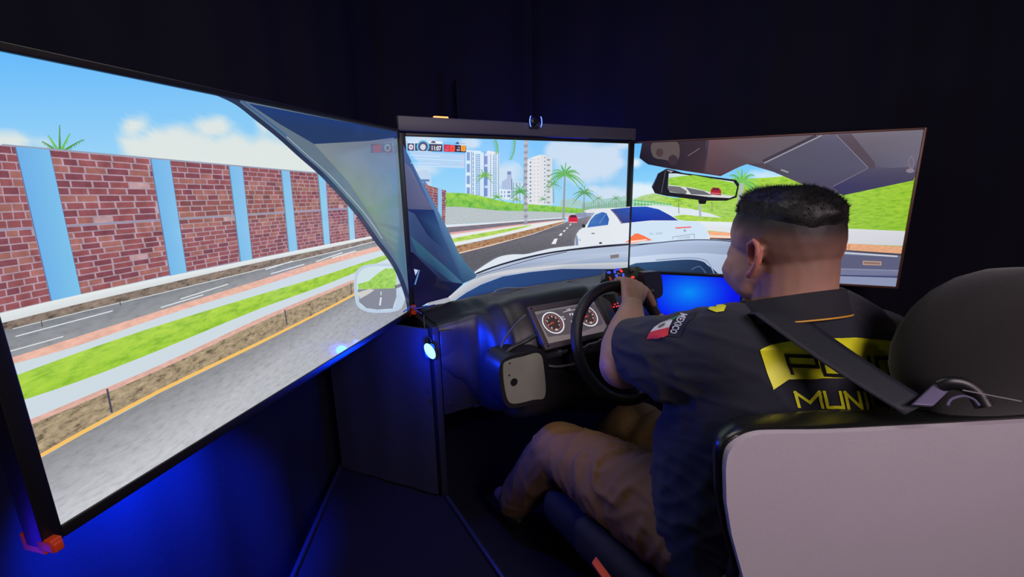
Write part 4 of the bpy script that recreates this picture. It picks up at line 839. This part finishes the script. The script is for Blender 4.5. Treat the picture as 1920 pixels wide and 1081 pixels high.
# ------------------------------------------------------------ the driver
def hullmesh(sph, mb, n=12):
    b = bmesh.new()
    for p, r in sph:
        g = bmesh.ops.create_icosphere(b, subdivisions=3 if (max(r) if isinstance(r, tuple) else r) > .05 else 2, radius=1)
        rr = r if isinstance(r, (tuple, list)) else (r, r, r)
        for v in g['verts']: v.co = Vector((v.co.x*rr[0], v.co.y*rr[1], v.co.z*rr[2]))+Vector(p)
    if len(sph) > 1:
        g = bmesh.ops.convex_hull(b, input=b.verts); bmesh.ops.delete(b, geom=list({e for e in g['geom_interior']+g['geom_unused'] if isinstance(e, bmesh.types.BMVert)}), context='VERTS')
    me = bpy.data.meshes.new('h'); b.to_mesh(me); b.free(); mb.from_mesh(me); bpy.data.meshes.remove(me)
def fuse(hulls, voxel, smooth_it=4, fac=.5):
    b = bmesh.new()
    for h in hulls: hullmesh(h, b)
    me = bpy.data.meshes.new('f'); b.to_mesh(me); b.free(); o = bpy.data.objects.new('f', me); COL.objects.link(o)
    r = o.modifiers.new('r', 'REMESH'); r.mode = 'VOXEL'; r.voxel_size = voxel
    s_ = o.modifiers.new('s', 'SMOOTH'); s_.iterations = smooth_it; s_.factor = fac
    dg = bpy.context.evaluated_depsgraph_get(); out = bpy.data.meshes.new_from_object(o.evaluated_get(dg))
    bpy.data.objects.remove(o); bpy.data.meshes.remove(me); return out
def chain(pts): return [[a, b] for a, b in zip(pts, pts[1:])]
def smooth_all(me):
    me.polygons.foreach_set('use_smooth', [True]*len(me.polygons)); me.update()
HC = at(1469, 462, d=.80); HY = R_(-14)
hX = Vector((math.cos(HY), math.sin(HY), 0)); hY = Vector((-math.sin(HY), math.cos(HY), 0)); hZ = Vector((0, 0, 1)); HM = Matrix((hX*.89, hY*.87, hZ*.93)).transposed()
def H(x, y, z): return HC+HM @ Vector((x, y, z))
LS, RS = Vector((.735, .465, .945)), Vector((1.09, .385, .895))
EL = at(1168, 684, d=1.02); WL = at(1184, 578, d=1.25)
ER = Vector((1.19, .62, .72)); 
hulls = []
# skull, face, neck
hulls += [[(H(0, -.020, .020), (.088, .086, .090)), (H(0, .022, .024), (.082, .084, .084))],
          [(H(0, .045, .03), .056), (H(.03, .055, -.02), .042), (H(-.03, .055, -.02), .042), (H(0, .06, -.085), .030), (H(.055, .02, -.055), .034), (H(-.055, .02, -.055), .034), (H(0, -.02, -.02), .075)],
          [(H(.046, .052, -.05), .040), (H(-.046, .052, -.05), .040), (H(0, .066, -.075), .036), (H(.05, .02, -.07), .036), (H(-.05, .02, -.07), .036)],
          [(H(0, -.030, -.03), .074), (H(0, -.036, -.12), .074), (H(.01, -.010, -.19), .055)],
          [(H(0, .03, -.085), .045), (H(0, -.01, -.15), .065)],
          [(H(.028, .088, .022), .013), (H(-.028, .088, .022), .013)], [(H(0, .093, .012), .010), (H(0, .112, -.024), .0125)],
          [(H(0, .106, -.03), .011), (H(.014, .098, -.032), .008)], [(H(0, .106, -.03), .011), (H(-.014, .098, -.032), .008)],
          [(H(-.016, .092, -.056), .007), (H(0, .098, -.054), .008), (H(.016, .092, -.056), .007)], [(H(-.015, .090, -.066), .007), (H(0, .096, -.067), .009), (H(.015, .090, -.066), .007)]]
# ears
for s_ in (-1, 1):
    ex, ey, ez = s_*.089, -.022, -.012
    hel = [(ex+s_*.002, ey+.014, ez+.004), (ex+s_*.006, ey+.012, ez+.022), (ex+s_*.010, ey-.002, ez+.031), (ex+s_*.014, ey-.016, ez+.026), (ex+s_*.016, ey-.022, ez+.010), (ex+s_*.014, ey-.018, ez-.008), (ex+s_*.009, ey-.008, ez-.022), (ex+s_*.005, ey+.004, ez-.032)]
    P = [(H(*v), .0052) for v in hel]; P[-1] = (P[-1][0], .0085); P[-2] = (P[-2][0], .0068)
    hulls += chain(P)
    hulls += [[(H(ex-s_*.006, ey+.008, ez+.02), .003), (H(ex+s_*.002, ey-.016, ez+.018), .003), (H(ex+s_*.001, ey-.014, ez-.008), .003), (H(ex-s_*.003, ey+.004, ez-.024), .004)],
              [(H(ex+s_*.002, ey+.012, ez-.004), .0045), (H(ex+s_*.002, ey+.010, ez-.012), .0045)],
              [(H(ex+s_*.006, ey-.006, ez+.020), .0034), (H(ex+s_*.009, ey-.011, ez+.004), .0034)], [(H(ex+s_*.009, ey-.011, ez+.004), .0034), (H(ex+s_*.006, ey-.002, ez-.014), .0034)]]
hulls = [[(p, tuple(v*.89 for v in r) if isinstance(r, tuple) else r*.89) for p, r in h] for h in hulls]
# torso core and legs (inside the clothes)
CH = Vector((.90, .43, .82)); PE = Vector((.885, .45, .50))
hulls += [[(LS, .05), (RS, .05), (Vector((.88, .45, .95)), .06), (CH+Vector((0, .03, 0)), .09), (Vector((.87, .47, .66)), .13), (Vector((.80, .46, .50)), .1), (Vector((.97, .43, .50)), .1)]]
KL, KR = Vector((.700, .935, .500)), Vector((1.015, .955, .470)); AL, AR = Vector((.70, 1.19, .16)), Vector((1.02, 1.21, .16))
HPL, HPR = Vector((.79, .50, .49)), Vector((.975, .46, .48))
for a, b, c in ((HPL, KL, AL), (HPR, KR, AR)): hulls += chain([(a, .085), (b, .055), (c, .038)])+[[(c, .036), (c+Vector((0, .10, -.04)), .028)]]
# left arm
hulls += chain([(LS, .055), (EL, .048)])+chain([(EL, .053), (EL.lerp(WL, .25), .058), (EL.lerp(WL, .6), .049), (EL.lerp(WL, .86), .037), (WL, .033)])
def hand(W, th, sg, spread=1):
    """sg=+1: thumb lies on the side of falling ring angle (left hand)"""
    hs = []; K = []
    for i, off in enumerate((9, 2.8, -3.6, -9.6)):
        a = th-sg*off*1.02; Rd = (ringp(a)-WC).normalized(); g = ringp(a); r0 = (.0098, .0102, .0098, .0088)[i]
        k0 = g+Rd*.014+wn*.023; k1 = g+Rd*.025-wn*.008; k2 = g+Rd*.008-wn*.031; k3 = g-Rd*.016-wn*.024; K.append(k0)
        if i == 3: k2 = g+Rd*.010-wn*.029; k3 = g-Rd*.010-wn*.023
        hs += chain([(k0, r0*1.22), (k1, r0), (k2, r0*.92), (k3, r0*.8)])
    side = (K[0]-K[3]).normalized(); wi = W+side*.014; wo = W-side*.014
    for i, k in enumerate(K):
        w0 = wi.lerp(wo, i/3); hs += [[(w0, .0155), (w0.lerp(k, .6)+wn*.004, .0145), (k, .0125)]]
    for i in range(3): hs += [[(wi.lerp(wo, i/3), .016), (wi.lerp(wo, (i+1)/3), .016), (K[i], .0112), (K[i+1], .0112)]]
    t0 = wi.lerp(K[0], .30)+side*.006-wn*.006; t1 = ringp(th-sg*17, WR+.012)+wn*.022; t2 = ringp(th-sg*26, WR+.004)+wn*.023; t3 = ringp(th-sg*34.5, WR-.002)+wn*.020
    hs += chain([(t0, .017), (t1, .0125), (t2, .0108), (t3, .0092)]); hs += [[(t0, .016), (t1, .012), (K[0], .011)]]
    return hs
TH = 66
hulls += hand(WL, TH, 1)
gR = ringp(-22); WRr = gR+Vector((.035, -.085, -.03))
hulls += chain([(RS, .055), (ER, .046)])+chain([(ER, .047), (ER.lerp(WRr, .3), .048), (ER.lerp(WRr, .7), .036), (WRr, .028)])+hand(WRr, -18, -1)
bme = fuse(hulls, .0031, 3, .5); bme.name = 'body'
# skin tint: shaved sides of the head are darker than the face
N = len(bme.vertices); co = np.empty(N*3, 'f'); bme.vertices.foreach_get('co', co); co = co.reshape(-1, 3)
MHi = np.array(HM.inverted()); l = (co-np.array(HC)) @ MHi.T
sstep = lambda a, b, x: (lambda t: t*t*(3-2*t))(np.clip((x-a)/(b-a), 0, 1))
nz = np.array([noise.noise(Vector(p)*45) for p in co.tolist()]) if N < 4e5 else 0
skin, stub, pinkc = np.array(lin((176, 132, 112))), np.array(lin((112, 80, 70))), np.array(lin((200, 120, 104)))
headm = sstep(-.16, -.12, l[:, 2])
back = 1-sstep(.010, .050, l[:, 1]+.35*np.maximum(l[:, 2], 0)*0)
fade = headm*back*sstep(-.085, .03, l[:, 2]-.0*l[:, 1])
fade = np.maximum(fade, headm*sstep(.015, .05, l[:, 2])*(1-sstep(.045, .07, l[:, 1])))
ear = (np.abs(l[:, 0]) > .0885) & (np.abs(l[:, 1]+.024) < .035) & (np.abs(l[:, 2]+.012) < .05)
c = skin*(1-fade[:, None])+stub*fade[:, None]
hairc = np.array(lin((26, 22, 22))); bnd_ = .052-.085*np.clip(-l[:, 1], -.03, .12); fd2 = headm*sstep(-.034, .004, l[:, 2]-bnd_)*(1-sstep(.072, .09, l[:, 1])); c = c*(1-fd2[:, None])+hairc*fd2[:, None]
c[ear] = np.array(lin((186, 116, 98)))
c *= (1+.10*nz)[:, None]
for s_ in (-1, 1):
    g_ = np.exp(-((l[:, 1]+.022)/.0075)**2-((l[:, 2]+.004)/.015)**2)*(l[:, 0]*s_ > .080); co -= (g_*s_*.013)[:, None]*np.array(hX)
    g_ = np.exp(-((l[:, 1]+.020)/.006)**2-((l[:, 2]+.012)/.007)**2)*(l[:, 0]*s_ > .072); co -= (g_*s_*.008)[:, None]*np.array(hX)
bme.vertices.foreach_set('co', co.astype('f').ravel()); bme.update()
ca = bme.color_attributes.new('Tint', 'FLOAT_COLOR', 'POINT'); ca.data.foreach_set('color', np.c_[np.clip(c, 0, 1), np.ones(N)].astype('f').ravel())
SKm = bpy.data.materials.new('skin'); SKm.use_nodes = True; nt = SKm.node_tree; b_ = nt.nodes['Principled BSDF']
a_ = nt.nodes.new('ShaderNodeAttribute'); a_.attribute_name = 'Tint'; nt.links.new(a_.outputs['Color'], b_.inputs['Base Color']); b_.inputs['Roughness'].default_value = .6
b_.inputs['Subsurface Weight'].default_value = .12; b_.inputs['Subsurface Radius'].default_value = (.012, .005, .003); b_.inputs['Subsurface Scale'].default_value = .5
n_ = nt.nodes.new('ShaderNodeTexNoise'); n_.inputs['Scale'].default_value = 420; tc_ = nt.nodes.new('ShaderNodeTexCoord'); nt.links.new(tc_.outputs['Object'], n_.inputs['Vector']); bp_ = nt.nodes.new('ShaderNodeBump'); bp_.inputs['Strength'].default_value = .25; bp_.inputs['Distance'].default_value = .001
nt.links.new(n_.outputs['Fac'], bp_.inputs['Height']); nt.links.new(bp_.outputs['Normal'], b_.inputs['Normal'])
per = empty('person', (.885, .45, .39), 'driver in a dark police polo shirt and khaki trousers steering with one raised arm', 'person')
bbvh = BVHTree.FromPolygons([Vector(v) for v in co.tolist()], [tuple(p.vertices) for p in bme.polygons])
smooth_all(bme); body_o = link('body', bme, SKm); attach(body_o, per)
# eyes and brows
for s_ in (-1, 1):
    q = MB(); q.sphere(H(s_*.031, .0835, .006), .0115, seg=16); e_ = q.build('eye', mat('eye_white', (220, 215, 208), .2), per)
    q = MB(); q.sphere(H(s_*.031, .0915, .006), (.0052, .0045, .0052), seg=12, M=HM); q.build('iris', mat('iris_brown', (40, 26, 20), .1), e_)
    q = MB(); q.tube([H(s_*.017, .096, .014), H(s_*.030, .0965, .0155), H(s_*.044, .088, .009)], .0016, 6); q.build('eyelash', mat('hair_black', (15, 13, 13), .55), e_)
    q = MB(); q.tube([H(s_*.012, .100, .028), H(s_*.03, .1005, .034), H(s_*.052, .083, .028)], [.0025, .0034, .0015], 8); q.build('eyebrow', mat('hair_black', (15, 13, 13), .55), per)
# hair: thick cap over the shaved sides
hm = mat('hair_black', (15, 13, 13), .55)
nv = np.empty(N*3, 'f'); bme.vertices.foreach_get('normal', nv); nv = nv.reshape(-1, 3)
bound = .052-.085*np.clip(-l[:, 1]-.0, -.03, .12)*1.0
hmask = sstep(-.002, .034, l[:, 2]-bound-.008*nz)*(l[:, 2] > -.05)*(1-sstep(.084, .094, l[:, 1]-.25*np.maximum(l[:, 2]-.06, 0)))
sel = hmask > .02; idx = -np.ones(N, int); ids = np.where(sel)[0]; idx[ids] = np.arange(len(ids))
hv = []
for i in ids:
    p = Vector(co[i].tolist()); nn = Vector(nv[i].tolist()); k = noise.noise(p*160)*.5+noise.noise(p*60)*.5
    up_ = -.0012+.008*hmask[i]**.8+.006*hmask[i]*max(0, abs(l[i, 1])-.02)/.06+.0022*k*hmask[i]; hv.append(p+nn*up_)
hf = [tuple(idx[v] for v in p.vertices) for p in bme.polygons if all(sel[v] for v in p.vertices)]
hme = bpy.data.meshes.new('hair'); V_ = [tuple(v) for v in hv]; F_ = list(hf)
cand = np.where(hmask > .12)[0]; r = random.Random(5)
for _ in range(9000):
    i = int(r.choice(cand)); j = idx[i]; p = hv[j]; nn = Vector(nv[i].tolist()); edge = hmask[i] < .8
    d = (nn+Vector((r.uniform(-.35, .35), r.uniform(-.35, .35), r.uniform(-.1, .5)))+hY*.25).normalized(); L = r.uniform(.004, .010) if not edge else r.uniform(.002, .006)
    if l[i, 1] > .05: L *= 1.7
    tt = d.orthogonal().normalized()*.0008; b0 = len(V_); base = p-nn*.003; jt = Vector((r.uniform(-1, 1), r.uniform(-1, 1), r.uniform(-1, 1)))*.002
    V_ += [tuple(base+jt+tt), tuple(base+jt-tt), tuple(base+jt+d*L)]; F_.append((b0, b0+1, b0+2))
hme.from_pydata(V_, [], F_); smooth_all(hme); ho = link('hair', hme, hm); attach(ho, per); ho['label'] = 'short thick black hair above shaved sides'
# ---- clothes
def wrinkled(me, fn):
    n = len(me.vertices); c = np.empty(n*3, 'f'); me.vertices.foreach_get('co', c); c = c.reshape(-1, 3); nn = np.empty(n*3, 'f'); me.vertices.foreach_get('normal', nn); nn = nn.reshape(-1, 3)
    d = np.array([fn(Vector(p)) for p in c.tolist()])
    c = c+nn*d[:, None]; me.vertices.foreach_set('co', c.astype('f').ravel()); me.update()
def ridge(p, f): v = noise.noise(p*f); return 1-abs(v)*2
CUF = at(1193, 652, d=1.0)
shirt_h = [[(LS+Vector((.01, 0, -.005)), .082), (RS, .088), (Vector((.87, .425, .965)), .085), (Vector((.985, .40, .935)), .08), (Vector((.80, .45, .86)), .135), (Vector((1.02, .41, .84)), .14)],
           [(Vector((.80, .45, .86)), .135), (Vector((1.02, .41, .84)), .14), (Vector((.81, .50, .68)), .150), (Vector((.98, .47, .68)), .155)],
           [(Vector((.81, .50, .68)), .150), (Vector((.98, .47, .68)), .155), (Vector((.80, .50, .50)), .142), (Vector((.985, .46, .50)), .14)],
           [(Vector((.90, .43, 1.0)), .072), (Vector((.88, .43, .93)), .11)],
           [(H(0, -.050, -.165), .083), (Vector((.92, .40, .93)), .12), (Vector((.86, .44, .93)), .11)]]
shirt_h += chain([(LS, .088), (LS.lerp(CUF, .55)+Vector((0, 0, -.022)), .093), (CUF+Vector((0, 0, -.004)), .072), (CUF+(EL-LS).normalized()*.05, .066)])
shirt_h += [[(LS+Vector((0, 0, -.02)), .085), (LS.lerp(CUF, .6)+Vector((.01, -.01, -.06)), .06), (Vector((.79, .47, .85)), .11)]]
CUR = RS.lerp(ER, .72); shirt_h += chain([(RS, .088), (CUR, .078), (RS.lerp(ER, .95), .07)])
sme = fuse(shirt_h, .006, 8, .5); sme.name = 'shirt'
def shirtw(p):
    q1 = Vector((p.x*9, p.y*9, p.z*26+p.x*14)); f = ridge(q1, 1.0)**3*.004
    f += noise.noise(p*16)*.003
    a = math.exp(-((p-Vector((.72, .55, .86))).length/.12)**2); f += a*.009*ridge(Vector((p.x*8+p.z*20, p.y*10+p.z*8, p.z*10)), 1.3)**2
    b = math.exp(-((p-Vector((.80, .5, .62))).length/.16)**2); f += b*.008*max(0, ridge(Vector((p.x*6, p.y*8, p.z*15+p.y*15)), 1))**3
    return f-.003
wrinkled(sme, shirtw)
# open the sleeves and the hem
sb = bmesh.new(); sb.from_mesh(sme)
for c0_, n0_, rad in ((CUF, (EL-LS).normalized(), .16), (CUR, (ER-RS).normalized(), .14)):
    ge = [v for v in sb.verts if (v.co-c0_).length < rad and (v.co-c0_).dot(n0_) > -.02]
    gf = list({f for v in ge for f in v.link_faces}); ged = list({e for f in gf for e in f.edges}); gv = list({v for f in gf for v in f.verts})
    bmesh.ops.bisect_plane(sb, geom=gv+ged+gf, plane_co=c0_+n0_*.012, plane_no=n0_)
    kill = [v for v in sb.verts if (v.co-c0_).length < rad and (v.co-c0_-n0_*.012).dot(n0_) > 1e-5]
    bmesh.ops.delete(sb, geom=kill, context='VERTS')
sb.to_mesh(sme); sb.free(); smooth_all(sme)
sv = [v.co.copy() for v in sme.vertices]; sbvh = BVHTree.FromPolygons(sv, [tuple(p.vertices) for p in sme.polygons])
navy = mat('navy_cloth', (27, 30, 44), .82, bump=.5, bscale=1400, var=.12, vscale=10, sheen=.1)
sho = link('shirt', sme, navy); attach(sho, per); sd = sho.modifiers.new('thickness', 'SOLIDIFY'); sd.thickness = .0025; sd.offset = -1
# trousers
tr = []
for a, b, c in ((HPL, KL, AL), (HPR, KR, AR)):
    tr += chain([(a, .128), (a.lerp(b, .5)+Vector((0, 0, -.004)), .106), (b, .078), (b.lerp(c, .35), .076), (c, .060)])
tr += [[(Vector((.80, .47, .50)), .125), (Vector((.98, .44, .50)), .125), (Vector((.88, .56, .50)), .10)]]
tme = fuse(tr, .0075, 6, .5); tme.name = 'trousers'
def trw(p):
    f = ridge(Vector((p.x*10, p.y*26+p.z*12, p.z*8)), 1)**3*.005+noise.noise(p*14)*.003
    k = math.exp(-((p-Vector((.76, .72, .52))).length/.16)**2); f += k*.016*max(0, ridge(Vector((p.x*9+p.y*12, p.y*13-p.z*13, p.z*6)), 1))**3
    return f-.002
wrinkled(tme, trw); smooth_all(tme); tro = link('trousers', tme, mat('khaki_cloth', (134, 98, 58), .88, bump=.4, bscale=1200, var=.1, vscale=12)); attach(tro, per)
tbvh = BVHTree.FromPolygons([v.co.copy() for v in tme.vertices], [tuple(p.vertices) for p in tme.polygons])
for A in (AL, AR):
    q = MB(); rr = []
    for k in range(9):
        t_ = k/8; yy = -.06+.27*t_; w2 = .040+.012*math.sin(t_*math.pi*1.1); h2 = .055-.032*t_ if t_ > .3 else .06
        if k in (0, 8): w2 *= .6; h2 *= .7
        rr.append([A+Vector((w2*math.cos(a), yy, -.075+h2*.5*(1+math.sin(a)))) for a in np.linspace(0, 2*math.pi, 17)[:-1]])
    q.loft(rr); q.build('shoe', mat('shoe_black', (18, 18, 20), .4), per, smooth=50)
# ---- prints and patches that lie on the cloth
def cutgrid(polys, step):
    """flat polygons (2D) -> vertices and faces cut on a grid so they can follow a curved surface"""
    b = bmesh.new()
    for P in polys:
        T = geometry.tessellate_polygon([[Vector((x, y, 0)) for x, y in P]]); vs = [b.verts.new((x, y, 0)) for x, y in P]
        for t_ in T:
            try: b.faces.new([vs[i] for i in t_])
            except ValueError: pass
    xs = [v.co.x for v in b.verts]; ys = [v.co.y for v in b.verts]
    for ax, lo_, hi in ((0, min(xs), max(xs)), (1, min(ys), max(ys))):
        x = math.floor(lo_/step)*step
        while x < hi:
            pl = Vector((x, 0, 0)) if ax == 0 else Vector((0, x, 0)); no = Vector((1, 0, 0)) if ax == 0 else Vector((0, 1, 0))
            bmesh.ops.bisect_plane(b, geom=b.verts[:]+b.edges[:]+b.faces[:], plane_co=pl, plane_no=no); x += step
    bmesh.ops.remove_doubles(b, verts=b.verts, dist=1e-4)
    b.verts.index_update(); V = [(v.co.x, v.co.y) for v in b.verts]; F = [tuple(v.index for v in f.verts) for f in b.faces]; b.free(); return V, F
def decal(name, polys, m_, bvh, parent, off=.0015, step=6, label=None):
    V, F = cutgrid(polys, step); P = []
    for x, y in V:
        R = ray(x, y).normalized(); hit = bvh.ray_cast(CO, R)
        P.append(None if hit[0] is None else hit[0]+(hit[1] if hit[1].dot(R) < 0 else -hit[1])*off)
    ok = [i for i, p in enumerate(P) if p is not None]; mp = {o: k for k, o in enumerate(ok)}
    F2 = [tuple(mp[i] for i in f) for f in F if all(P[i] is not None for i in f) and max((P[f[0]]-P[j]).length for j in f) < .05]
    me = bpy.data.meshes.new(name); me.from_pydata([tuple(P[i]) for i in ok], [], F2); smooth_all(me); o = link(name, me, m_)
    attach(o, parent)
    if label: o['label'] = label
    return o
def quadmap(q_):
    tl, tr_, br, bl = [Vector(p) for p in q_]
    return lambda a, b: tuple((tl+(tr_-tl)*a).lerp(bl+(br-bl)*a, b))
hiv = mat('yellow_print', (236, 236, 40), .5, var=.05); ink = mat('black_print', (16, 17, 24), .7)
patch = [(1424, 656), (1446, 646), (1478, 640), (1530, 634), (1600, 632), (1690, 641), (1760, 656), (1800, 668), (1812, 730), (1760, 712), (1690, 704), (1600, 706), (1478, 711), (1450, 730), (1438, 700)]
decal('back_patch', [patch], hiv, sbvh, sho, .0016, 6, 'yellow back patch')
def strokes(m_, segs, th):
    out = []
    for (x0, y0, x1, y1) in segs:
        dx_, dy_ = x1-x0, y1-y0; L = math.hypot(dx_, dy_); nx, ny = -dy_/L*th/2, dx_/L*th/2; ex, ey = dx_/L*th/2, dy_/L*th/2
        out.append([m_(x0-ex+nx, y0-ey+ny*1), m_(x1+ex+nx, y1+ey+ny), m_(x1+ex-nx, y1+ey-ny), m_(x0-ex-nx, y0-ey-ny)])
    return out
GL = {'P': [(0, 0, 1, 0), (1, 0, 1, .55), (1, .55, 0, .55), (0, 0, 0, 1)], 'O': [(0, 0, 1, 0), (1, 0, 1, 1), (1, 1, 0, 1), (0, 1, 0, 0)], 'L': [(0, 0, 0, 1), (0, 1, 1, 1)], 'I': [(.5, 0, .5, 1)],
      'C': [(1, 0, 0, 0), (0, 0, 0, 1), (0, 1, 1, 1)], 'A': [(0, 1, 0, 0), (0, 0, 1, 0), (1, 0, 1, 1), (0, .6, 1, .6)], 'M': [(0, 1, 0, 0), (0, 0, .5, .7), (.5, .7, 1, 0), (1, 0, 1, 1)],
      'U': [(0, 0, 0, 1), (0, 1, 1, 1), (1, 1, 1, 0)], 'N': [(0, 1, 0, 0), (0, 0, 1, 1), (1, 1, 1, 0)]}
def word(s, quad, w_, gap, th, H_=1.0):
    """w_: widths of the letters, unit = letter height"""
    tot = sum(w_)+gap*(len(s)-1); qm = quadmap(quad); x = 0; out = []
    for ch, ww in zip(s, w_):
        i_ = ch == 'Í'; g = GL['I' if i_ else ch]; segs = [(x+a*ww, b, x+c_*ww, d) for a, b, c_, d in g]
        if i_: segs = [(x+ww/2, .12, x+ww/2, 1), (x+ww/2, -.16, x+ww/2+.03, -.13)]
        out += strokes(lambda a, b: qm(a/tot, b), segs, th); x += ww+gap
    return out
decal('lettering', word('POLICÍA', [(1474, 665), (1726, 672), (1732, 706), (1484, 699)], [1.6, 1.3, .65, .2, 1.1, .2, .7], .30, .2), ink, sbvh, sho, .0026, 7, 'black lettering POLICÍA')
decal('lettering', word('MUNICIPAL', [(1490, 735), (1745, 734), (1750, 768), (1497, 761)], [1.5, 1.0, .85, .15, .7, .15, .6, .6, .5], .32, .2), hiv, sbvh, sho, .0018, 7, 'yellow lettering MUNICIPAL')
# small broken line of print below
decal('lettering', [[(1496+i*9, 777-i*.6), (1500+i*9, 776.6-i*.6), (1500+i*9, 780-i*.6), (1496+i*9, 780.4-i*.6)] for i in range(18)], mat('pale_print', (150, 150, 110), .7), sbvh, sho, .0018, 7, 'worn pale dots of a lower line of print')
# flag on the sleeve
fl = [(1214, 636), (1222, 622), (1240, 610), (1262, 600), (1283, 592), (1300, 587), (1308, 590), (1297, 600), (1273, 630), (1254, 631), (1236, 635)]
decal('sleeve_patch', [[(1240, 609), (1262, 599), (1284, 590), (1306, 584), (1302, 596), (1288, 606), (1276, 632), (1253, 631), (1262, 612)]], mat('patch_navy', (30, 30, 52), .8), sbvh, sho, .0014, 5, 'navy sleeve patch beside the flag')
decal('sleeve_flag', [[(1220, 623), (1228, 614), (1240, 606), (1257, 599), (1262, 601), (1256, 614)]], mat('flag_white', (222, 222, 226), .7), sbvh, sho, .0022, 5, 'white middle band of the flag')
decal('sleeve_flag', [[(1213, 636), (1220, 623), (1257, 613), (1253, 630), (1236, 634)]], mat('flag_red', (214, 52, 70), .7), sbvh, sho, .0022, 5, 'red band of the flag')
decal('sleeve_flag', [[(1240, 606), (1257, 599), (1275, 591), (1270, 597), (1262, 601)]], mat('flag_green', (60, 130, 90), .7), sbvh, sho, .0022, 5, 'green band of the flag')
decal('flag_emblem', [[(1235, 615), (1238, 611), (1244, 608), (1249, 606), (1247, 611), (1241, 614), (1236, 616)]], mat('emblem_brown', (120, 116, 96), .7), sbvh, sho, .0030, 4, 'brown green emblem on the flag')
V, T, (x0, x1, y0, y1) = text2d('MEXICO', .03); qm = quadmap([(1278, 588), (1266, 627), (1256, 625), (1262, 590)])
qm = quadmap([(1291, 591), (1268.5, 627), (1256.5, 624), (1276, 588)])
decal('lettering', [[qm((V[i][0]-x0)/(x1-x0), 1-(V[i][1]-y0)/(y1-y0)) for i in t_] for t_ in T], mat('flag_white', (222, 222, 226), .7), sbvh, sho, .0024, 4, 'white lettering MEXICO')
decal('chest_patch', [[(1328, 580), (1336, 572), (1352, 570), (1362, 574), (1358, 584), (1344, 586)]], hiv, sbvh, sho, .002, 4, 'yellow shoulder print')
# collar: folded band round the neck
nb = H(0, -.030, -.105)
def collar_ring(zo, rx, ry, cx=0, cy=0, dz=0, n=40, gap=.22):
    out = []
    for i in range(n+1):
        a = -math.pi/2+gap+(2*math.pi-2*gap)*i/n+math.pi     # gap to the front
        a = math.pi/2+gap+(2*math.pi-2*gap)*i/n
        x, y = math.cos(a)*rx+cx, math.sin(a)*ry+cy
        out.append(nb+HM @ Vector((x, y, zo+dz*math.sin(a))))
    return out
prof = [(-.035, .083, .083), (.006, .080, .080), (.015, .082, .084), (.014, .087, .090), (-.008, .096, .096), (-.030, .104, .102), (-.031, .101, .099), (-.008, .092, .092)]
rings = [collar_ring(z, rx, ry, 0, 0, -.030) for z, rx, ry in prof]
q = MB(); n_c = len(rings[0])
for j in range(n_c-1):
    pass
vs_ = [[q.bm.verts.new(p) for p in r_] for r_ in rings]
for A_, B_ in zip(vs_, vs_[1:]):
    for k in range(n_c-1): q.bm.faces.new((A_[k], A_[k+1], B_[k+1], B_[k]))
colo = q.build('collar', mat('collar_cloth', (30, 31, 40), .8, bump=.4, bscale=1400), sho, smooth=60); sd = colo.modifiers.new('thickness', 'SOLIDIFY'); sd.thickness = .002
rp = rings[5]; sel_ = [rp[i] for i in range(15, 30)]; q = MB(); q.tube([p+Vector((0, -.001, 0)) for p in sel_], .0014, 8); o = q.build('collar_stripe', mat('gold_stripe', (222, 160, 50), .6), colo); o['label'] = 'narrow gold stripe'
# pocket and fold of the trousers
decal('pocket', [c2([(1186, 876), (1196, 870), (1210, 874), (1214, 894), (1200, 898), (1188, 892)], 3, True)], mat('pocket_black', (22, 20, 22), .8), tbvh, tro, .003, 5, 'dark pocket opening')
# ------------------------------------------------------------ seat belt
beltm = mat('belt_webbing', (25, 29, 40), .55, bump=.3, bscale=900)
A0, A1 = at(1414, 588, d=.735), at(1476, 569, d=.745)
B0, B1 = at(1697, 777, d=.60), at(1745, 752, d=.60)
rows = [(at(1366, 640, d=.98), at(1392, 560, d=1.0)), (at(1382, 596, d=.86), at(1418, 566, d=.86)), (at(1392, 588, d=.79), at(1440, 566, d=.79)), (A0, A1)]
for k in range(1, 13): t_ = k/12; sag = Vector((0, 0, -.004*math.sin(math.pi*t_))); rows.append((A0.lerp(B0, t_)+sag, A1.lerp(B1, t_)+sag))
q = MB(); vv = [[q.bm.verts.new(a.lerp(b, k/6)) for k in range(7)] for a, b in rows]
for X_, Y_ in zip(vv, vv[1:]):
    for k in range(6): q.bm.faces.new((X_[k], X_[k+1], Y_[k+1], Y_[k]))
o = q.build('seat_belt', beltm, None, smooth=60); sd = o.modifiers.new('thickness', 'SOLIDIFY'); sd.thickness = .0014
tag(o, "dark webbing seat belt running across the driver's back to the seat guide", 'seat belt')
